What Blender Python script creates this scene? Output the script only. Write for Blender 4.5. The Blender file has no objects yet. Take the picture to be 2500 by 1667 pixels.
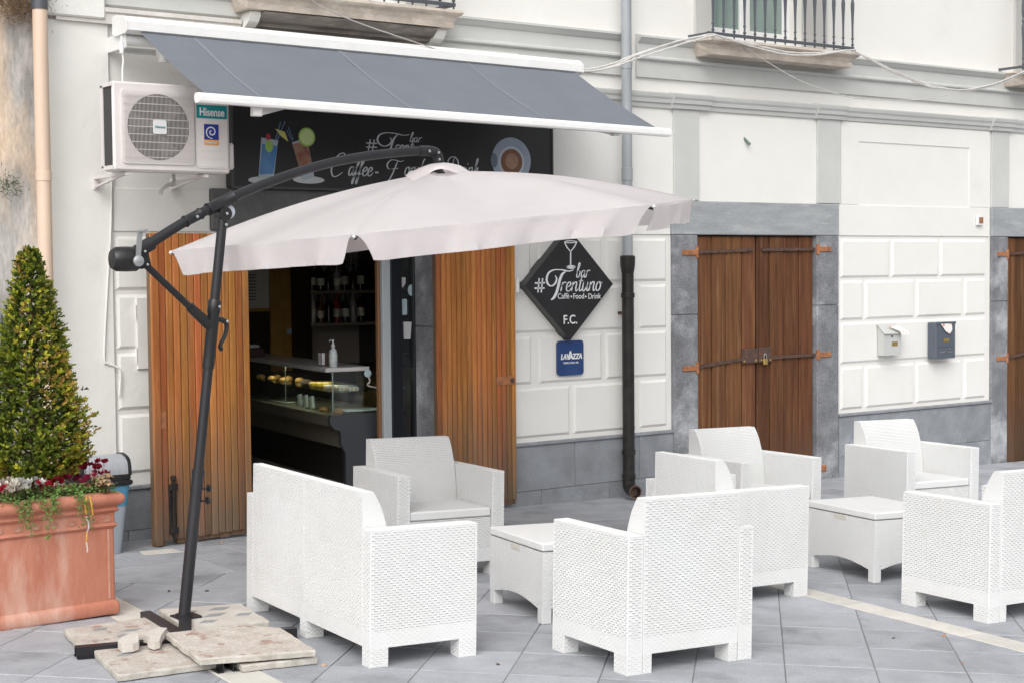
import bpy, math, random
from mathutils import Vector, Matrix

# ------------------------------------------------------------------ camera, sky, sun, exposure
SC = bpy.context.scene
COL = SC.collection
R = math.radians
YAW, PITCH, ROLL = R(36.418), R(2.694), R(-0.529)
FPX, EYE = 3875.9, 1.8
_rt = Vector((math.cos(YAW), -math.sin(YAW), 0))
_fw = Vector((math.sin(YAW)*math.cos(PITCH), math.cos(YAW)*math.cos(PITCH), -math.sin(PITCH)))
_up = _rt.cross(_fw)
CR = _rt*math.cos(ROLL) + _up*math.sin(ROLL)
CU = _up*math.cos(ROLL) - _rt*math.sin(ROLL)
cd = bpy.data.cameras.new('camera'); cam = bpy.data.objects.new('camera', cd); COL.objects.link(cam)
m = Matrix((CR, CU, -_fw)).transposed().to_4x4(); m.translation = (0, 0, EYE)
cam.matrix_world = m
cd.sensor_width = 36; cd.sensor_fit = 'HORIZONTAL'; cd.lens = FPX/2500*36
cd.clip_start = .05; cd.clip_end = 500
SC.camera = cam

w = bpy.data.worlds.new('World'); SC.world = w; w.use_nodes = True
nt = w.node_tree; bgn = nt.nodes['Background']
sky = nt.nodes.new('ShaderNodeTexSky'); sky.sky_type = 'NISHITA'; sky.sun_disc = False
sky.sun_elevation = R(43); sky.sun_rotation = R(228); sky.dust_density = 4; sky.air_density = 1.0
hs = nt.nodes.new('ShaderNodeHueSaturation'); hs.inputs['Saturation'].default_value = .12     # overcast: grey-white sky
nt.links.new(sky.outputs[0], hs.inputs['Color']); nt.links.new(hs.outputs[0], bgn.inputs[0])
bgn.inputs[1].default_value = .15
sd = bpy.data.lights.new('sun', 'SUN'); sd.energy = 0.75; sd.angle = R(70); sd.color = (1, .97, .93)
so = bpy.data.objects.new('sun', sd); COL.objects.link(so)
_el, _az = R(43), R(228)      # azimuth from +Y, clockwise
so.rotation_euler = Vector((math.sin(_az)*math.cos(_el), math.cos(_az)*math.cos(_el), math.sin(_el))).to_track_quat('Z', 'Y').to_euler()
so.location = (0, 0, 20)
vs = SC.view_settings; vs.view_transform = 'Standard'; vs.look = 'None'; vs.exposure = 0.48; vs.gamma = 1; vs.use_curve_mapping = False

def ray(u, v): return (CR*(u-1250) + CU*(833.5-v) + _fw*FPX)/FPX
def at(u, v, Y):                                   # photograph pixel -> point on the plane Y
    d = ray(u, v); return Vector((0, 0, EYE)) + d*(Y/d.y)
SLOPE = -0.025                                     # the street falls slightly to the right
def gz(x): return SLOPE*(x-5)
TILT = math.atan(-SLOPE)
random.seed(7)
rnd = random.uniform

# ------------------------------------------------------------------ helpers
class MB:
    def __init__(s): s.v = []; s.f = []; s.m = []; s.c = 0
    def add(s, vs, fs, mi=None):
        o = len(s.v); s.v += [tuple(p) for p in vs]; s.f += [tuple(i+o for i in f) for f in fs]
        s.m += [s.c if mi is None else mi]*len(fs); return s
    def box(s, x0, x1, y0, y1, z0, z1, mi=None):
        return s.add([(x, y, z) for z in (z0, z1) for y in (y0, y1) for x in (x0, x1)],
              [(0,2,3,1),(4,5,7,6),(0,1,5,4),(2,6,7,3),(0,4,6,2),(1,3,7,5)], mi)
    def cbox(s, x0, x1, y0, y1, z0, z1, c=.004, mi=None):      # chamfered box
        X=(x0,x1);Y=(y0,y1);Z=(z0,z1);vs=[];ix={}
        for i in (0,1):
            for j in (0,1):
                for k in (0,1):
                    sx=c*(1-2*i);sy=c*(1-2*j);sz=c*(1-2*k)
                    for a in range(3):
                        p=[X[i]+sx,Y[j]+sy,Z[k]+sz]; p[a]=(X[i],Y[j],Z[k])[a]
                        ix[i,j,k,a]=len(vs); vs.append(p)
        F=[]
        def q(*k): F.append(tuple(ix[t] for t in k))
        for a in range(3):
            b,d=(a+1)%3,(a+2)%3
            for e in (0,1):
                L=[]
                for (p,r) in ((0,0),(1,0),(1,1),(0,1)):
                    t=[0,0,0];t[a]=e;t[b]=p;t[d]=r;L.append((*t,a))
                q(*(L if e else L[::-1]))
            for p in (0,1):
                for r in (0,1):
                    t0=[0,0,0];t0[b]=p;t0[d]=r;t1=t0[:];t1[a]=1
                    L=[(*t0,b),(*t1,b),(*t1,d),(*t0,d)]
                    q(*(L if (p==r) else L[::-1]))
        for i in (0,1):
            for j in (0,1):
                for k in (0,1):
                    L=[(i,j,k,0),(i,j,k,1),(i,j,k,2)]
                    q(*(L if (i+j+k)%2 else L[::-1]))
        return s.add(vs,F,mi)
    def obb(s, p0, p1, w, h, up=(0,0,1), mi=None):               # bar from p0 to p1
        p0,p1=Vector(p0),Vector(p1);d=(p1-p0).normalized();u=Vector(up);sd_=d.cross(u)
        if sd_.length<1e-4: sd_=d.cross(Vector((0,1,0)))
        sd_.normalize();u=sd_.cross(d)
        vs=[p+sd_*a*w/2+u*b*h/2 for p in (p0,p1) for b in (-1,1) for a in (-1,1)]
        return s.add(vs,[(0,1,3,2),(4,6,7,5),(0,4,5,1),(2,3,7,6),(0,2,6,4),(1,5,7,3)],mi)
    def tube(s, pts, r, n=10, caps=True, mi=None):
        pts=[Vector(p) for p in pts]; rs=r if isinstance(r,(list,tuple)) else [r]*len(pts)
        base=len(s.v); ref=None; fs=[]; vs=[]
        for i,p in enumerate(pts):
            t=(pts[min(i+1,len(pts)-1)]-pts[max(i-1,0)]).normalized()
            if ref is None: ref=t.orthogonal().normalized()
            ref=(ref-t*ref.dot(t)).normalized(); b=t.cross(ref)
            vs+=[p+(ref*math.cos(2*math.pi*k/n)+b*math.sin(2*math.pi*k/n))*rs[i] for k in range(n)]
        for i in range(len(pts)-1):
            for k in range(n):
                a,b_=i*n+k,i*n+(k+1)%n; fs.append((a,b_,b_+n,a+n))
        if caps:
            fs.append(tuple(range(n))[::-1]); fs.append(tuple((len(pts)-1)*n+k for k in range(n)))
        return s.add(vs,fs,mi)
    def lathe(s, prof, n=16, c=(0,0,0), axis='z', mi=None):      # prof: (r, h)
        vs=[];fs=[]
        for r,h in prof:
            for k in range(n):
                a=2*math.pi*k/n;x,y=r*math.cos(a),r*math.sin(a)
                p=(x,y,h) if axis=='z' else ((x,-h,y) if axis=='y' else (h,x,y))
                vs.append((p[0]+c[0],p[1]+c[1],p[2]+c[2]))
        for i in range(len(prof)-1):
            for k in range(n):
                a,b=i*n+k,i*n+(k+1)%n; fs.append((a,b,b+n,a+n))
        if prof[0][0]>1e-6: fs.append(tuple(range(n))[::-1])
        if prof[-1][0]>1e-6: fs.append(tuple((len(prof)-1)*n+k for k in range(n)))
        return s.add(vs,fs,mi)
    def prism(s, poly, f0, f1, mi=None):                           # poly of 2-tuples; f0/f1 map (a,b)->3d
        n=len(poly); vs=[f0(*p) for p in poly]+[f1(*p) for p in poly]
        fs=[tuple(range(n))[::-1],tuple(range(n,2*n))]+[(i,(i+1)%n,n+(i+1)%n,n+i) for i in range(n)]
        return s.add(vs,fs,mi)
    def xprof(s, prof, x0, x1, mi=None):                           # (y,z) profile extruded along x
        return s.prism(prof,lambda a,b:(x0,a,b),lambda a,b:(x1,a,b),mi)
    def poly_xz(s, pts, y0, y1, mi=None): return s.prism(pts,lambda a,b:(a,y0,b),lambda a,b:(a,y1,b),mi)
    def mesh(s, name, mats, smooth=False):
        me=bpy.data.meshes.new(name); me.from_pydata(s.v,[],s.f)
        for mt in (mats if isinstance(mats,(list,tuple)) else [mats]): me.materials.append(mt)
        me.polygons.foreach_set('material_index',s.m)
        import bmesh
        bm=bmesh.new(); bm.from_mesh(me); bmesh.ops.recalc_face_normals(bm,faces=bm.faces) if getattr(s,'fix',True) else None
        bm.to_mesh(me); bm.free()
        if smooth:
            me.polygons.foreach_set('use_smooth',[True]*len(me.polygons)); me.set_sharp_from_angle(angle=R(40))
        me.update(); return me
    def build(s, name, mats, parent=None, loc=None, rot=None, smooth=False):
        return obj(name, s.mesh(name,mats,smooth), parent, loc, rot)

def obj(name, me, parent=None, loc=None, rot=None):
    o=bpy.data.objects.new(name,me); COL.objects.link(o)
    if parent is not None: o.parent=parent
    if loc is not None: o.location=loc
    if rot is not None: o.rotation_euler=rot
    return o
def tag(o, label, cat, group=None, kind=None):
    o['label']=label; o['category']=cat
    if group: o['group']=group
    if kind: o['kind']=kind
    return o
def thing(name, label, cat, loc=(0,0,0), rz=0, group=None, tilt=False):
    o=bpy.data.objects.new(name,None); COL.objects.link(o); o.empty_display_size=.1
    o.location=loc
    o.rotation_euler=(Matrix.Rotation(TILT if tilt else 0,3,'Y')@Matrix.Rotation(rz,3,'Z')).to_euler()
    return tag(o,label,cat,group)
def structure(o): o['kind']='structure'; return o
def copy_tree(o, parent=None):
    c=o.copy(); COL.objects.link(c)
    if parent is not None: c.parent=parent
    for ch in list(o.children): copy_tree(ch,c)
    return c
def spline(pts, n=8, closed=False):
    P=[Vector(p) for p in pts]; out=[]; N=len(P)
    for i in range(N-(0 if closed else 1)):
        g=lambda k:P[k%N] if closed else P[max(0,min(N-1,k))]
        a,b,c,d=g(i-1),g(i),g(i+1),g(i+2)
        for j in range(n):
            t=j/n; out.append(.5*((2*b)+(c-a)*t+(2*a-5*b+4*c-d)*t*t+(3*b-a-3*c+d)*t**3))
    if not closed: out.append(P[-1])
    return out

# ------------------------------------------------------------------ materials
def _n(nt,t,**k):
    n=nt.nodes.new(t)
    for a,b in k.items(): setattr(n,a,b)
    return n
def mat(name, c1, c2=None, c3=None, scale=4., stretch=(1,1,1), rough=.6, bump=0., bscale=60., rv=0., metal=0., detail=6.,
        lo=.35, hi=.65, lo3=.6, hi3=.72, scale3=1.3, spec=.5, trans=0., bstretch=None, hue=0., fine=0., fscale=200., attr=None, wear=None):
    mt=bpy.data.materials.new(name); mt.use_nodes=True; nt=mt.node_tree; P=nt.nodes['Principled BSDF']; L=nt.links.new
    tc=_n(nt,'ShaderNodeTexCoord'); oi=_n(nt,'ShaderNodeObjectInfo')
    mul=_n(nt,'ShaderNodeVectorMath',operation='MULTIPLY_ADD'); off=_n(nt,'ShaderNodeMath',operation='MULTIPLY'); off.inputs[1].default_value=37.
    L(oi.outputs['Random'],off.inputs[0]); L(tc.outputs['Object'],mul.inputs[0]); mul.inputs[1].default_value=stretch; L(off.outputs[0],mul.inputs[2])
    def noise(sc,det=detail,vec=mul):
        n=_n(nt,'ShaderNodeTexNoise'); n.inputs['Scale'].default_value=sc; n.inputs['Detail'].default_value=det; n.inputs['Roughness'].default_value=.6
        L(vec.outputs[0],n.inputs['Vector']); return n.outputs['Fac']
    def ramp(fac,a,b):
        r=_n(nt,'ShaderNodeMapRange'); r.inputs[1].default_value=a; r.inputs[2].default_value=b; L(fac,r.inputs[0]); return r.outputs[0]
    def mix(fac,a,b):
        mx=_n(nt,'ShaderNodeMix',data_type='RGBA'); 
        if isinstance(fac,float): mx.inputs[0].default_value=fac
        else: L(fac,mx.inputs[0])
        for s,k in ((a,6),(b,7)):
            if isinstance(s,tuple): mx.inputs[k].default_value=(*s,1)
            else: L(s,mx.inputs[k])
        return mx.outputs[2]
    col=c1
    if attr:
        at_=_n(nt,'ShaderNodeAttribute'); at_.attribute_name=attr; col=at_.outputs['Color']
    if c2: col=mix(ramp(noise(scale),lo,hi),col,c2)
    if c3: col=mix(ramp(noise(scale3,4),lo3,hi3),col,c3)
    if fine:
        nf=noise(fscale,3); h=_n(nt,'ShaderNodeHueSaturation'); L(ramp(nf,.25,.75),h.inputs['Value'])
        rr=h.inputs['Value'].links[0].from_node; rr.inputs[3].default_value=1-fine; rr.inputs[4].default_value=1+fine
        if isinstance(col,tuple): h.inputs['Color'].default_value=(*col,1)
        else: L(col,h.inputs['Color'])
        col=h.outputs[0]
    if wear:                                   # weathered towards the foot of the board
        sp=_n(nt,'ShaderNodeSeparateXYZ'); L(tc.outputs['Object'],sp.inputs[0]); ad=_n(nt,'ShaderNodeMath',operation='MULTIPLY_ADD'); ad.inputs[1].default_value=.9; L(noise(1.6,4),ad.inputs[0]); L(sp.outputs[2],ad.inputs[2])
        col=mix(ramp(ad.outputs[0],wear[1]+.45,wear[2]+.45),wear[0],col)
    if rv or hue:
        h=_n(nt,'ShaderNodeHueSaturation'); r=_n(nt,'ShaderNodeMapRange'); L(oi.outputs['Random'],r.inputs[0]); r.inputs[3].default_value=1-rv; r.inputs[4].default_value=1+rv
        L(r.outputs[0],h.inputs['Value'])
        if hue:
            wn=_n(nt,'ShaderNodeTexWhiteNoise',noise_dimensions='1D'); L(oi.outputs['Random'],wn.inputs['W'])
            r2=_n(nt,'ShaderNodeMapRange'); L(wn.outputs[0],r2.inputs[0]); r2.inputs[3].default_value=.5-hue; r2.inputs[4].default_value=.5+hue; L(r2.outputs[0],h.inputs['Hue'])
        if isinstance(col,tuple): h.inputs['Color'].default_value=(*col,1)
        else: L(col,h.inputs['Color'])
        col=h.outputs[0]
    if isinstance(col,tuple): P.inputs['Base Color'].default_value=(*col,1)
    else: L(col,P.inputs['Base Color'])
    P.inputs['Roughness'].default_value=rough; P.inputs['Metallic'].default_value=metal
    P.inputs['Specular IOR Level'].default_value=spec
    if bump:
        vec=mul
        if bstretch:
            vec=_n(nt,'ShaderNodeVectorMath',operation='MULTIPLY'); L(mul.outputs[0],vec.inputs[0]); vec.inputs[1].default_value=bstretch
        b=_n(nt,'ShaderNodeBump'); b.inputs['Distance'].default_value=.01; b.inputs['Strength'].default_value=bump; L(noise(bscale,5,vec),b.inputs['Height']); L(b.outputs[0],P.inputs['Normal'])
    if trans:
        tr=_n(nt,'ShaderNodeBsdfTranslucent'); ms=_n(nt,'ShaderNodeMixShader'); ms.inputs[0].default_value=trans
        if isinstance(col,tuple): tr.inputs[0].default_value=(*col,1)
        else: L(col,tr.inputs[0])
        out=nt.nodes['Material Output']; L(P.outputs[0],ms.inputs[1]); L(tr.outputs[0],ms.inputs[2]); L(ms.outputs[0],out.inputs[0])
    return mt
def glass(name, tint=(.9,.97,.95), refl=.12):
    mt=bpy.data.materials.new(name); mt.use_nodes=True; nt=mt.node_tree; nt.nodes.remove(nt.nodes['Principled BSDF'])
    t=_n(nt,'ShaderNodeBsdfTransparent'); t.inputs[0].default_value=(*tint,1); g=_n(nt,'ShaderNodeBsdfGlossy'); g.inputs['Roughness'].default_value=.03
    lw=_n(nt,'ShaderNodeLayerWeight'); lw.inputs[0].default_value=.5; ms=_n(nt,'ShaderNodeMixShader')
    pw=_n(nt,'ShaderNodeMath',operation='POWER'); pw.inputs[1].default_value=4; nt.links.new(lw.outputs['Facing'],pw.inputs[0])
    ma=_n(nt,'ShaderNodeMath',operation='MULTIPLY_ADD'); ma.inputs[1].default_value=.6; ma.inputs[2].default_value=refl*.4; nt.links.new(pw.outputs[0],ma.inputs[0])
    nt.links.new(ma.outputs[0],ms.inputs[0]); nt.links.new(t.outputs[0],ms.inputs[1]); nt.links.new(g.outputs[0],ms.inputs[2]); nt.links.new(ms.outputs[0],nt.nodes['Material Output'].inputs[0])
    return mt
def lamp_mat(name,c,s):
    mt=bpy.data.materials.new(name); mt.use_nodes=True; P=mt.node_tree.nodes['Principled BSDF']; P.inputs['Emission Color'].default_value=(*c,1); P.inputs['Emission Strength'].default_value=s; return mt

m_plaster=mat('plaster',(.75,.738,.705),(.722,.708,.672),(.64,.622,.585),scale=2.2,scale3=1.1,lo3=.62,hi3=.88,rough=.85,bump=.22,bscale=26,fine=.025)
m_plaster_l=mat('plaster_rough',(.755,.75,.715),(.725,.718,.68),(.65,.64,.60),scale=3,scale3=1.6,lo3=.62,hi3=.85,rough=.9,bump=.5,bscale=14,fine=.03)
m_trim=mat('grey_trim',(.54,.545,.525),(.50,.505,.485),scale=3,rough=.75,bump=.12,bscale=30,fine=.03)
m_weather=mat('weathered_render',(.62,.58,.53),(.40,.36,.32),(.20,.17,.15),scale=9,scale3=22,lo3=.64,hi3=.75,rough=.95,bump=.6,bscale=40,stretch=(1,1,2))
m_balc=mat('balcony_stone',(.58,.51,.44),(.42,.365,.315),(.70,.65,.58),scale=12,scale3=5,stretch=(.6,1,1),rough=.9,spec=.2,bump=.5,bscale=60,fine=.12)
m_band=mat('whitewashed_band',(.68,.66,.625),(.60,.57,.53),(.34,.28,.24),scale=6,scale3=30,lo3=.70,hi3=.76,rough=.95,spec=.2,bump=.4,bscale=40)
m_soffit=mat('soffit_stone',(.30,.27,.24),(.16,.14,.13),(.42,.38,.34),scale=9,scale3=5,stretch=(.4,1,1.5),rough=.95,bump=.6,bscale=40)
m_piperno=mat('grey_stone',(.235,.24,.255),(.16,.163,.172),(.46,.47,.495),scale=7,scale3=2.6,lo3=.52,hi3=.74,rough=.8,spec=.2,bump=.35,bscale=90,fine=.4,fscale=110,rv=.06)
m_lintel=mat('lintel_stone',(.36,.375,.385),(.28,.295,.305),(.50,.51,.515),scale=5,stretch=(.5,1,2.5),scale3=4,lo3=.60,hi3=.8,rough=.8,spec=.2,bump=.3,bscale=50,fine=.12,fscale=60,rv=.04)
m_dlintel=mat('dark_lintel_stone',(.13,.13,.128),(.10,.10,.10),scale=9,rough=.8,bump=.3,bscale=70,fine=.2,fscale=90)
m_plinth=mat('plinth_stone',(.27,.285,.305),(.205,.215,.23),(.37,.39,.415),scale=5,scale3=2.4,lo3=.6,hi3=.8,rough=.7,spec=.3,bump=.15,bscale=120,fine=.18,fscale=110,rv=.07)
m_pave=mat('paving_stone',(.39,.402,.432),(.325,.336,.36),(.24,.248,.265),scale=5,scale3=3.2,lo3=.50,hi3=.74,rough=.7,spec=.3,bump=.14,bscale=60,fine=.17,fscale=120,rv=.08)
m_joint=mat('joint_mortar',(.21,.208,.205),(.13,.13,.13),(.34,.30,.25),scale=3,scale3=2,lo3=.6,hi3=.7,rough=.95,fine=.2)
m_pale=mat('pale_stone',(.62,.595,.55),(.54,.515,.47),(.66,.645,.61),scale=9,scale3=3,rough=.75,bump=.1,bscale=80,fine=.08,rv=.05)
m_wood=mat('orange_wood',(.46,.178,.056),(.32,.110,.031),(.18,.098,.054),scale=3,stretch=(16,16,.7),scale3=1.1,lo3=.55,hi3=.78,rough=.55,spec=.15,bump=.25,bscale=5,bstretch=(2,2,1),rv=.24,hue=.012,fine=.18,fscale=22,wear=((.17,.115,.078),.10,.95))
m_woodlow=mat('worn_wood',(.20,.115,.062),(.12,.075,.045),scale=6,stretch=(12,12,.8),rough=.8,bump=.5,bscale=12,rv=.12)
m_brown=mat('brown_door_wood',(.155,.066,.030),(.088,.037,.018),(.25,.135,.07),scale=2.4,stretch=(14,14,.6),scale3=2,lo3=.55,hi3=.78,rough=.65,spec=.15,bump=.35,bscale=5,bstretch=(2,2,1),rv=.28,hue=.006,fine=.16,fscale=20,wear=((.10,.062,.042),-.35,.45))
m_rust=mat('rusty_iron',(.42,.17,.07),(.22,.09,.045),scale=30,rough=.85,bump=.3,bscale=90)
m_iron=mat('old_iron',(.075,.05,.04),(.13,.07,.05),scale=25,rough=.7,bump=.3,bscale=80,metal=.3)
m_rail=mat('rail_paint',(.075,.082,.096),rough=.45,fine=.1)
m_blkpipe=mat('black_cast_iron',(.014,.013,.013),(.03,.026,.023),(.09,.045,.03),scale=14,scale3=26,lo3=.70,hi3=.76,rough=.4,spec=.3,bump=.15,bscale=60)
m_gpipe=mat('grey_pipe',(.33,.35,.37),(.28,.30,.32),scale=3,stretch=(3,3,.5),rough=.4,fine=.03)
m_bpipe=mat('beige_pipe',(.68,.52,.40),(.62,.47,.36),scale=2,stretch=(3,3,.4),rough=.5,fine=.02)
m_white=mat('white_plastic',(.69,.695,.695),(.67,.67,.66),(.645,.635,.61),scale=3,scale3=5,lo3=.6,hi3=.85,rough=.5,spec=.3)
m_wmetal=mat('white_metal',(.80,.80,.79),(.75,.745,.73),scale=5,rough=.35)
m_dark=mat('charcoal_metal',(.016,.0165,.019),(.021,.0215,.025),scale=8,rough=.42,spec=.35)
m_black=mat('black_plastic',(.012,.012,.013),rough=.4)
m_steel=mat('bright_steel',(.6,.6,.6),rough=.3,metal=1.)
m_fabric=mat('parasol_cloth',(.84,.80,.80),(.805,.765,.765),scale=3,rough=.9,spec=.1,trans=.55,bump=.22,bscale=7,bstretch=(1,1,2.5),fine=.03)
m_awn=mat('awning_cloth',(.185,.20,.228),(.172,.187,.213),scale=4,rough=.85,trans=.12,fine=.04,fscale=300,spec=.2)
m_seam=mat('awning_seam',(.215,.23,.258),rough=.85,spec=.2)
m_terra=mat('terracotta',(.50,.215,.145),(.43,.165,.108),(.62,.42,.34),scale=5,stretch=(2,2,.6),scale3=2.6,lo3=.52,hi3=.78,rough=.9,spec=.1,bump=.25,bscale=60,fine=.1)
m_terra2=mat('terracotta_relief',(.52,.30,.22),(.46,.22,.15),scale=20,rough=.9)
m_soil=mat('soil',(.035,.024,.016),(.06,.04,.025),scale=30,rough=1,bump=.8,bscale=50)
m_terrazzo=mat('terrazzo',(.56,.52,.475),(.45,.395,.35),(.36,.25,.215),scale=11,scale3=8,lo3=.57,hi3=.64,rough=.8,spec=.2,bump=.4,bscale=40,fine=.22,fscale=70)
m_terrazzo2=mat('terrazzo_edge',(.56,.53,.48),(.42,.39,.34),scale=16,rough=.9,spec=.2,bump=.6,bscale=50,fine=.12)
m_diam=mat('grey_inlay',(.30,.31,.31),(.25,.26,.26),scale=20,rough=.8)
m_binblue=mat('bin_blue',(.07,.24,.37),(.06,.20,.32),scale=4,rough=.4)
m_bingrey=mat('bin_grey',(.30,.33,.37),rough=.45)
m_lid=mat('lid_grey',(.36,.375,.40),(.31,.325,.35),scale=20,stretch=(1,6,1),rough=.3)
m_signblk=mat('sign_black',(.012,.012,.013),(.016,.016,.018),scale=5,rough=.35)
m_signedge=mat('sign_edge',(.05,.05,.052),rough=.4)
m_letter=mat('letter_white',(.72,.73,.74),rough=.5)
m_letterg=mat('letter_silver',(.55,.57,.59),rough=.5)
m_lblue=mat('enamel_blue',(.02,.05,.16),(.03,.07,.2),scale=4,rough=.15)
m_ac=mat('ac_casing',(.72,.68,.66),(.66,.62,.60),scale=4,rough=.5)
m_acdark=mat('ac_dark',(.05,.05,.052),rough=.7)
m_wire=mat('grille_wire',(.62,.58,.56),rough=.5)
m_teal=mat('teal_label',(.0,.24,.25),rough=.5)
m_navy=mat('navy_label',(.015,.03,.25),rough=.5)
m_orange=mat('orange_label',(.75,.36,.08),rough=.5)
m_glassw=mat('window_pane',(.20,.27,.25),(.26,.33,.30),scale=1.2,rough=.08,spec=.8)
m_glassb=mat('window_pane_blue',(.10,.14,.17),rough=.08,spec=.8)
m_wframe=mat('window_frame',(.78,.78,.77),rough=.45)
m_reveal=mat('window_trim',(.50,.495,.47),rough=.8)
m_cable=mat('cable_white',(.62,.60,.57),(.50,.48,.45),scale=20,rough=.6)
m_cableg=mat('cable_grey',(.40,.39,.37),rough=.6)
m_mbgrey=mat('letterbox_grey',(.50,.51,.49),rough=.45)
m_mbblue=mat('letterbox_slate',(.085,.10,.125),rough=.4)
m_brass=mat('brass',(.55,.38,.12),rough=.35,metal=.8)
m_paper=mat('paper',(.72,.69,.66),(.55,.20,.12),scale=28,lo=.55,hi=.58,rough=.8)
m_paperw=mat('paper_white',(.55,.55,.54),rough=.8)
m_oldwall=mat('old_wall',(.60,.58,.545),(.31,.295,.28),(.64,.50,.37),scale=3.2,stretch=(1,1,.35),scale3=1.7,lo3=.54,hi3=.66,lo=.42,hi=.62,rough=.95,spec=.1,bump=.7,bscale=22,fine=.2,fscale=45)

# ------------------------------------------------------------------ ground and paving
g=MB(); n=12
for i in range(n):
    for j in range(n):
        x0,x1=-60+120*i/n,-60+120*(i+1)/n; y0,y1=-50+120*j/n,-50+120*(j+1)/n
        g.add([(x0,y0,-.005),(x1,y0,-.005),(x1,y1,-.005),(x0,y1,-.005)],[(0,1,2,3)])
ground=structure(g.build('ground',m_joint,None,(5,0,0),(0,TILT,0)))
def clip(poly,a,b,c):                       # keep a*x+b*y<=c
    out=[]
    for i,p in enumerate(poly):
        q=poly[(i+1)%len(poly)]; dp=a*p[0]+b*p[1]-c; dq=a*q[0]+b*q[1]-c
        if dp<=0: out.append(p)
        if dp*dq<0:
            t=dp/(dp-dq); out.append((p[0]+(q[0]-p[0])*t,p[1]+(q[1]-p[1])*t))
    return out
def inset(poly,d):
    A=sum(poly[i][0]*poly[(i+1)%len(poly)][1]-poly[(i+1)%len(poly)][0]*poly[i][1] for i in range(len(poly)))
    if A<0: poly=poly[::-1]
    for i in range(len(poly)):
        p,q=poly[i],poly[(i+1)%len(poly)]
    out=poly
    for i in range(len(poly)):
        p,q=poly[i],poly[(i+1)%len(poly)]; dx,dy=q[0]-p[0],q[1]-p[1]; L=math.hypot(dx,dy)
        if L<1e-6: continue
        nx,ny=dy/L,-dx/L
        out=clip(out,nx,ny,nx*p[0]+ny*p[1]-d)
    return out
def area(p): return abs(sum(p[i][0]*p[(i+1)%len(p)][1]-p[(i+1)%len(p)][0]*p[i][1] for i in range(len(p))))/2
def slab_geo(mb,poly,z=0.,c=.004,t=.03):
    inn=inset(poly,c)
    if len(inn)<3 or len(inn)!=len(poly): inn=poly; c=0
    A=sum(poly[i][0]*poly[(i+1)%len(poly)][1]-poly[(i+1)%len(poly)][0]*poly[i][1] for i in range(len(poly)))
    if A<0: poly=poly[::-1]
    n=len(poly)
    # pair inner vertices with the nearest outer ones
    k0=min(range(n),key=lambda k:math.hypot(inn[k][0]-poly[0][0],inn[k][1]-poly[0][1])); inn=inn[k0:]+inn[:k0]
    vs=[(p[0],p[1],z) for p in inn]+[(p[0],p[1],z-c*.8) for p in poly]+[(p[0],p[1],z-t) for p in poly]
    fs=[tuple(range(n))]+[(i+n,(i+1)%n+n,(i+1)%n,i) for i in range(n)]+[(i+2*n,(i+1)%n+2*n,(i+1)%n+n,i+n) for i in range(n)]
    mb.add(vs,fs)
YB=8.47                                        # where the wall-side pavement begins
s1=(lambda y:3.17+(y-5.93)*.07); s2=(lambda y:6.502+(y-4.66)*.108)
W1,W2=.20,.165
def halfx(fn,off,sign):                        # half-plane x <= fn(y)+off (sign 1) or >= (sign -1)
    k=fn(1)-fn(0); c=fn(0)+off
    return (sign,-sign*k,sign*c)
REG=[[halfx(s1,-W1,1)],[halfx(s1,0,-1),halfx(s2,-W2,1)],[halfx(s2,0,-1)]]
cells=[]
q=2**.5
for i in range(-24,24):
    for j in range(-8,34):
        a0,a1=.146+.4*i,.146+.4*(i+1); t0,t1=7.2+.42*(j-8),7.2+.42*(j-7)
        P=[((t+s)/q,(t-s)/q) for s,t in ((a0,t0),(a1,t0),(a1,t1),(a0,t1))]
        cx=sum(p[0] for p in P)/4; cy=sum(p[1] for p in P)/4
        if not(-3<cx<18 and 1.5<cy<YB+.4): continue
        for hp in REG:
            pl=clip(P,0,1,YB)
            for h in hp:
                if len(pl)>2: pl=clip(pl,*h)
            if len(pl)>2 and area(pl)>.004: cells.append((pl,abs(area(pl)-.168)<1e-7,'paving_slab',m_pave))
for fn,W in ((s1,W1),(s2,W2)):
    y=1.6; L=.83
    while y<YB:
        y1=min(y+L,YB); cells.append(([(fn(y)-W,y),(fn(y),y),(fn(y1),y1),(fn(y1)-W,y1)],False,'border_stone',m_pale)); y=y1
row=0; y=YB
for dy in (.46,.46,.47):
    x=-3+(row%2)*.35
    while x<18:
        L=.72; cells.append(([(x,y),(x+L,y),(x+L,y+dy),(x,y+dy)],False,'paving_slab',m_pave)); x+=L
    y+=dy; row+=1
cells.append(([(3.5,9.55),(3.9,9.55),(3.9,9.8),(3.5,9.8)],False,'x',None)); cells.pop()
def vis(pl):
    best=0
    cx=sum(p[0] for p in pl)/len(pl); cy=sum(p[1] for p in pl)/len(pl)
    d=Vector((cx,cy,gz(cx)-EYE)); z=d.dot(_fw)
    if z<1: return 0
    u=1250+FPX*d.dot(CR)/z; v=833.5-FPX*d.dot(CU)/z
    return 1/z if (-60<u<2560 and v<1740) else 0
full={}; rest=MB(); pl_sorted=sorted(cells,key=lambda c:-vis(c[0])); cnt=0
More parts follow.
